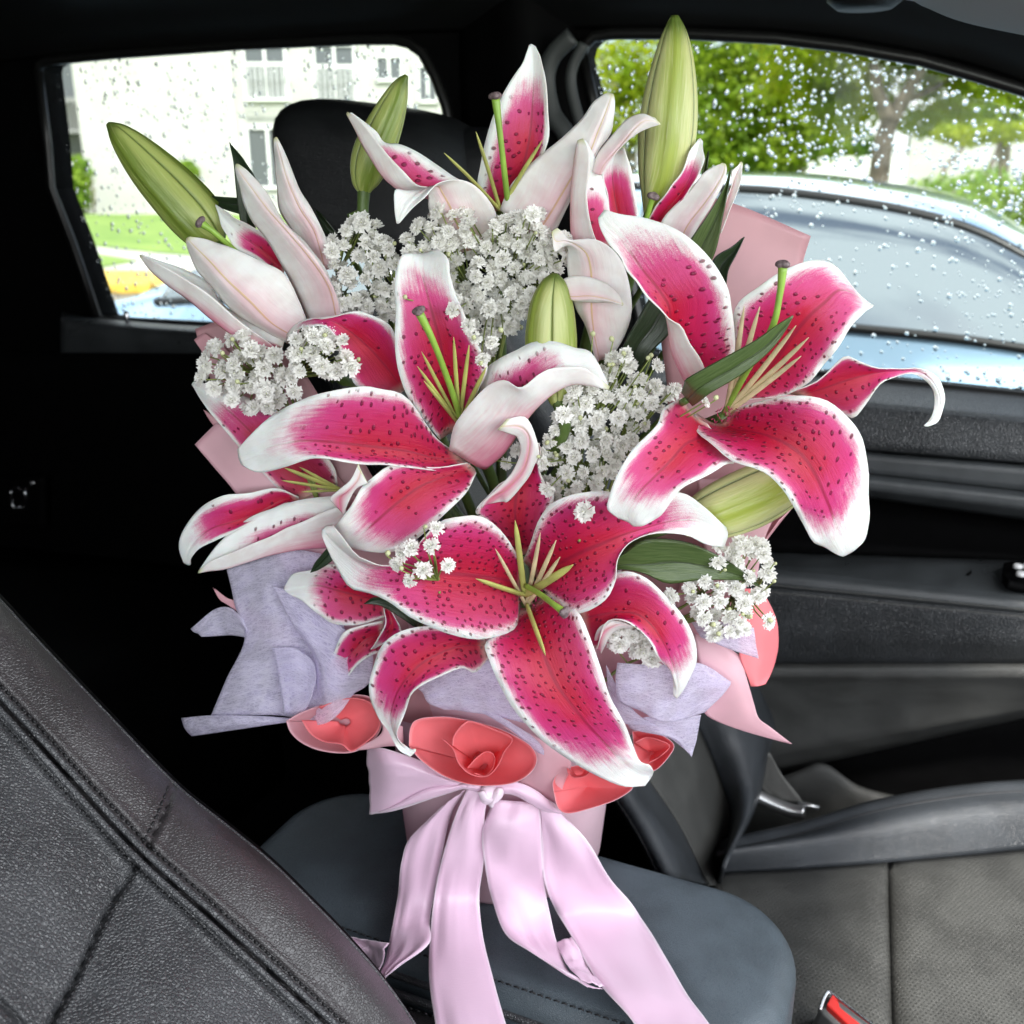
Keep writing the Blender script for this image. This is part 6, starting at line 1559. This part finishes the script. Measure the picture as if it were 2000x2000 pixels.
paper_cone('E3', [(962, 1376), (1030, 1480), (1130, 1540), (1260, 1560), (1335, 1612), (1410, 1575), (1520, 1480), (1555, 1390), (1520, 1290), (1440, 1226), (1300, 1215), (1090, 1280)], (1290, 1390), 4.9, 2.4, CC, .9, .15, 'paper_roll', ro, True)
ro = paper_cone('E1', [(1388, 470), (1384, 410), (1420, 350), (1480, 318), (1570, 305), (1700, 330), (1850, 400), (1884, 450), (1780, 522), (1620, 577), (1480, 608), (1416, 570)], (1600, 440), 5.4, 2.8, [PC, PU], 1.0)
paper_cone('E1', [(1472, 322), (1486, 362), (1530, 384), (1590, 372), (1625, 330), (1570, 304)], (1545, 360), 5.8, 1.2, CC, .4, .4, 'paper_roll', ro, True)
ro = paper_cone('E2', [(756, 92), (850, 88), (930, 110), (1016, 172), (990, 245), (895, 338), (810, 300), (770, 200)], (890, 210), 3.6, 2.2, [PC, PU], .8)
paper_cone('E2', [(770, 160), (860, 130), (990, 180), (930, 250), (860, 290)], (880, 230), 4.0, 1.6, CC, .5, .2, 'paper_roll', ro, True)
sheet([[(300, 0, 5.0), (380, 40, 5.2), (440, 60, 5.0)], [(300, 110, 5.4), (360, 150, 5.6), (440, 180, 5.0)], [(110, 215, 5.2), (250, 200, 5.4), (380, 170, 4.8)]], PU, 'paper_fold', 'E1', wob=.0003, nr=12, nc=10)
sheet([[(1060, 60, 4.6), (1200, 90, 4.8), (1320, 150, 4.8), (1440, 200, 4.6)], [(1180, 150, 5.0), (1290, 230, 5.2), (1400, 260, 5.0), (1500, 300, 4.6)], [(1230, 330, 4.8), (1300, 360, 5.0), (1380, 400, 4.8), (1450, 430, 4.4)], [(1150, 440, 4.2), (1260, 470, 4.2), (1360, 520, 4.0), (1420, 560, 3.8)]], PU, 'paper_fold', 'E1', wob=.0006, nr=18, nc=16)

ts = thing('tissue_wrap', FOOT + RT * -.05, 'sheer lilac non woven tissue fanning out at the lower left of the bouquet', 'tissue', 'lilac tissue layers')
TM = M['tissue']
sheet([[(400, 240, 1.0), (650, 160, 1.3), (880, 90, 1.7), (1110, 120, 2.0)], [(450, 480, 1.2), (700, 380, 1.9), (900, 400, 1.6), (1150, 420, 2.3)], [(535, 760, 1.6), (750, 700, 2.3), (1000, 680, 2.0), (1300, 750, 2.6)], [(400, 1060, 1.8), (700, 1000, 2.5), (980, 960, 2.2), (1180, 1000, 2.8)], [(285, 1340, 1.9), (600, 1340, 2.6), (860, 1350, 2.4), (1060, 1400, 3.0)]], TM, 'tissue_sheet', 'E3', 40, 34, .0022, parent=ts)
sheet([[(55, 1362, 2.2), (280, 1342, 2.4), (600, 1345, 2.8), (930, 1365, 3.0)], [(80, 1440, 2.5), (330, 1410, 2.8), (640, 1390, 3.0), (930, 1370, 3.1)], [(135, 1497, 2.4), (400, 1462, 2.6), (700, 1412, 2.9), (935, 1374, 3.0)]], TM, 'tissue_sheet', 'E3', 12, 30, .0006, parent=ts)
sheet([[(125, 690, .6), (300, 545, .8), (420, 530, 1.2), (520, 620, 1.6)], [(160, 715, .6), (330, 650, .8), (440, 650, 1.2), (560, 700, 1.6)], [(210, 746, .6), (360, 742, .8), (470, 740, 1.1), (600, 760, 1.5)]], TM, 'tissue_sheet', 'E3', 14, 20, .0008, parent=ts)
sheet([[(740, 360, 2.4), (980, 450, 2.8), (1300, 700, 3.0), (1500, 800, 3.0)], [(900, 640, 2.8), (1050, 760, 3.3), (1280, 880, 3.3), (1500, 950, 3.2)], [(1060, 900, 3.0), (1130, 980, 3.7), (1250, 1080, 3.8), (1480, 1080, 3.4)], [(1085, 1150, 3.2), (1150, 1180, 4.0), (1260, 1190, 4.0), (1400, 1150, 3.6)], [(1060, 1422, 3.6), (1170, 1390, 4.3), (1270, 1300, 4.3), (1330, 1200, 3.8)]], TM, 'tissue_sheet', 'E3', 34, 26, .0016, parent=ts)
sheet([[(740, 830, 2.9), (900, 830, 3.1), (1010, 900, 3.3), (1060, 960, 3.5)], [(780, 1000, 3.0), (900, 1000, 3.3), (1010, 1040, 3.5), (1070, 1060, 3.8)], [(830, 1330, 3.2), (900, 1340, 3.4), (990, 1300, 3.6), (1040, 1200, 3.8)]], TM, 'tissue_sheet', 'E3', 22, 18, .0008, parent=ts)
ts2 = thing('tissue_wrap', FOOT + RT * .05, 'white lilac tissue corners under the curled petal at the lower right', 'tissue', 'lilac tissue layers')
sheet([[(430, 1090, 5.0), (640, 1100, 5.3), (870, 1090, 5.1), (1040, 1190, 5.0)], [(420, 1180, 5.2), (650, 1200, 5.6), (850, 1190, 5.4), (1035, 1215, 5.1)], [(440, 1290, 5.2), (640, 1310, 5.6), (800, 1300, 5.4), (990, 1270, 5.2)], [(560, 1350, 5.2), (650, 1400, 5.5), (740, 1405, 5.4), (900, 1355, 5.2)]], TM, 'tissue_sheet', 'C8', 24, 28, .001, parent=ts2)
sheet([[(370, 1100, 4.6), (420, 1200, 4.8), (470, 1300, 4.9)], [(380, 1260, 4.6), (440, 1320, 4.8), (560, 1380, 4.9)], [(400, 1400, 4.6), (480, 1420, 4.8), (640, 1430, 4.9)]], TM, 'tissue_sheet', 'C8', 16, 14, .0008, parent=ts2)
sheet([[(480, 1410, 4.4), (600, 1380, 4.6), (740, 1390, 4.6), (880, 1370, 4.5)], [(520, 1450, 4.4), (640, 1450, 4.6), (760, 1460, 4.6), (868, 1440, 4.5)], [(700, 1490, 4.4), (760, 1510, 4.6), (800, 1530, 4.6), (855, 1510, 4.5)], [(790, 1550, 4.4), (805, 1565, 4.5), (818, 1580, 4.5), (830, 1597, 4.5)]], TM, 'tissue_sheet', 'C8', 18, 18, .0008, parent=ts2)
sheet([[(830, 870, 4.6), (1000, 868, 4.8), (1165, 900, 4.6)], [(850, 905, 4.8), (1020, 940, 5.0), (1175, 980, 4.8)], [(880, 950, 4.8), (1050, 1020, 5.0), (1192, 1067, 4.8)]], TM, 'tissue_sheet', 'C8', 12, 18, .0006, parent=ts2)
ts3 = thing('tissue_wrap', FOOT + FW * -.03, 'lilac tissue band above the middle coral rosette', 'tissue', 'lilac tissue layers')
sheet([[(640, 1250, 3.8), (900, 1130, 4.2), (1250, 1080, 4.0)], [(720, 1290, 4.4), (980, 1240, 4.9), (1300, 1250, 4.6)], [(760, 1360, 4.8), (1020, 1340, 5.2), (1340, 1380, 4.8)], [(860, 1402, 4.8), (1100, 1430, 5.1), (1380, 1490, 4.8)]], TM, 'tissue_sheet', 'C7', 20, 24, .0015, parent=ts3)
sheet([[(1060, 1400, 5.0), (1200, 1440, 5.3), (1400, 1560, 5.2)], [(1250, 1510, 5.3), (1350, 1570, 5.5), (1480, 1640, 5.4)], [(1420, 1640, 5.3), (1450, 1670, 5.4), (1490, 1690, 5.4)]], TM, 'tissue_sheet', 'C7', 14, 14, .0008, parent=ts3)

# ------------------------------------------------------------------ satin bow
bw = thing('ribbon_bow', CP('E1', 960, 480, 4), 'shiny pale pink satin bow with long tails tied round the flower box', 'ribbon')


def ribbon(name, rows, crop='E1', nr=60, nc=12, wave=.0026):
    C = []
    for r_ in rows:
        lx, ly, rx, ry, d = r_[:5]; b = r_[5] if len(r_) > 5 else .25
        py = max(cpx(crop, lx, ly)[1], cpx(crop, rx, ry)[1]); zr = ray(1000, py)[2]
        if py > 1700:                                          # keep clear of the armrest the tails hang down to
            lid_d = (base_depth(py) - (1.124 - CAM[2]) / zr) * 100
            d = max(d, lid_d + .3)
        C.append([CP(crop, lx, ly, d), CP(crop, (lx + rx) / 2, (ly + ry) / 2, d + b), CP(crop, rx, ry, d)])
    return patch(bw, C, [M['satin'], M['satin']], name, nr, nc, .0004, wave, 5)


ribbon('tail', [(690, 560, 830, 460, 3.6), (480, 760, 740, 620, 3.2, .5), (430, 920, 690, 850, 3.2, .1), (405, 1120, 640, 1100, 2.6, .4), (375, 1310, 610, 1290, 1.6, .0), (330, 1500, 605, 1430, 1.0, .3), (285, 1607, 430, 1565, .9, .1), (312, 1648, 330, 1640, .9, 0)])
ribbon('tail', [(345, 1425, 285, 1607, .6), (210, 1400, 200, 1530, .6), (60, 1370, 60, 1480, .7)], nr=20)
ribbon('tail', [(850, 450, 990, 470, 4.0), (770, 640, 955, 620, 4.2, .6), (690, 880, 950, 900, 4.0, .3), (640, 1120, 922, 1130, 3.4, .1), (610, 1400, 945, 1380, 2.6, .3), (605, 1650, 1010, 1650, 2.2, .1), (645, 1932, 1090, 1932, 1.8, .2), (680, 2120, 1160, 2120, 1.6, .1)])
ribbon('tail', [(1010, 520, 1290, 540, 3.9), (940, 720, 1310, 720, 4.4, .8), (960, 960, 1325, 960, 4.0, -.5), (1000, 1140, 1350, 1180, 3.4, .6), (1080, 1350, 1400, 1400, 2.2, -.3), (1250, 1480, 1460, 1560, 1.4, .2), (1450, 1600, 1570, 1670, 1.0, .1), (1600, 1700, 1700, 1716, .8, 0)])
ribbon('tail', [(1410, 1425, 1500, 1395, .5), (1460, 1540, 1600, 1560, .6), (1560, 1665, 1702, 1712, .6)], nr=20)
ribbon('tail', [(1300, 565, 1440, 600, 4.1), (1315, 800, 1610, 800, 4.2, .6), (1330, 1030, 1760, 1030, 3.9, -.4), (1420, 1250, 1932, 1250, 3.4, .3), (1560, 1480, 2080, 1500, 2.9, 0), (1700, 1700, 2215, 1720, 2.6, .3), (1868, 1900, 2345, 1900, 2.3, 0), (2010, 2120, 2490, 2120, 2.0, .1)])
# loops, band and knot
patch(bw, [[CP('E1', *p) for p in r_] for r_ in (((215, 190, 2.2), (225, 400, 2.4), (232, 612, 2.6)), ((330, 200, 4.2), (350, 380, 4.6), (380, 585, 3.6)), ((560, 280, 4.6), (560, 380, 5.2), (590, 520, 4.0)), ((760, 380, 4.4), (760, 420, 4.8), (800, 460, 4.2)), ((930, 430, 4.4), (930, 450, 4.6), (930, 480, 4.4)))], [M['satin'], M['satin']], 'loop', 40, 16, .0004, .0016, 4)
patch(bw, [[CP('E1', *p) for p in r_] for r_ in (((232, 612, 2.6), (245, 612, 2.6), (258, 610, 2.6)), ((380, 580, 4.0), (400, 560, 4.2), (420, 540, 4.0)), ((600, 520, 4.6), (600, 480, 5.0), (600, 450, 4.7)), ((850, 440, 4.8), (840, 430, 5.0), (830, 420, 4.8)))], [M['satin'], M['satin']], 'loop', 30, 8, .0004, .0005, 3)
patch(bw, [[CP('E1', *p) for p in r_] for r_ in (((1000, 430, 4.6), (1000, 460, 4.8), (1000, 490, 4.6)), ((1150, 410, 4.8), (1140, 450, 5.1), (1120, 490, 4.8)), ((1290, 470, 4.9), (1260, 520, 5.2), (1230, 540, 4.8)), ((1400, 570, 4.8), (1370, 585, 5.0), (1330, 590, 4.6)), ((1448, 602, 4.4), (1440, 606, 4.5), (1400, 604, 4.4)))], [M['satin'], M['satin']], 'loop', 30, 10, .0004, .0008, 3)
blob('knot', CP('E1', 985, 490, 4.8), RT * .0065, FW * .005, UP * .006, .8, .8, M['satin'], bw, 20)
tube('knot_fold', [CP('E1', x, y, 5.3) for x, y in ((930, 470), (960, 520), (1010, 530), (1045, 500), (1050, 470), (1020, 490), (990, 560))], .0028, M['satin'], bw, 8, 30, flat=.4)
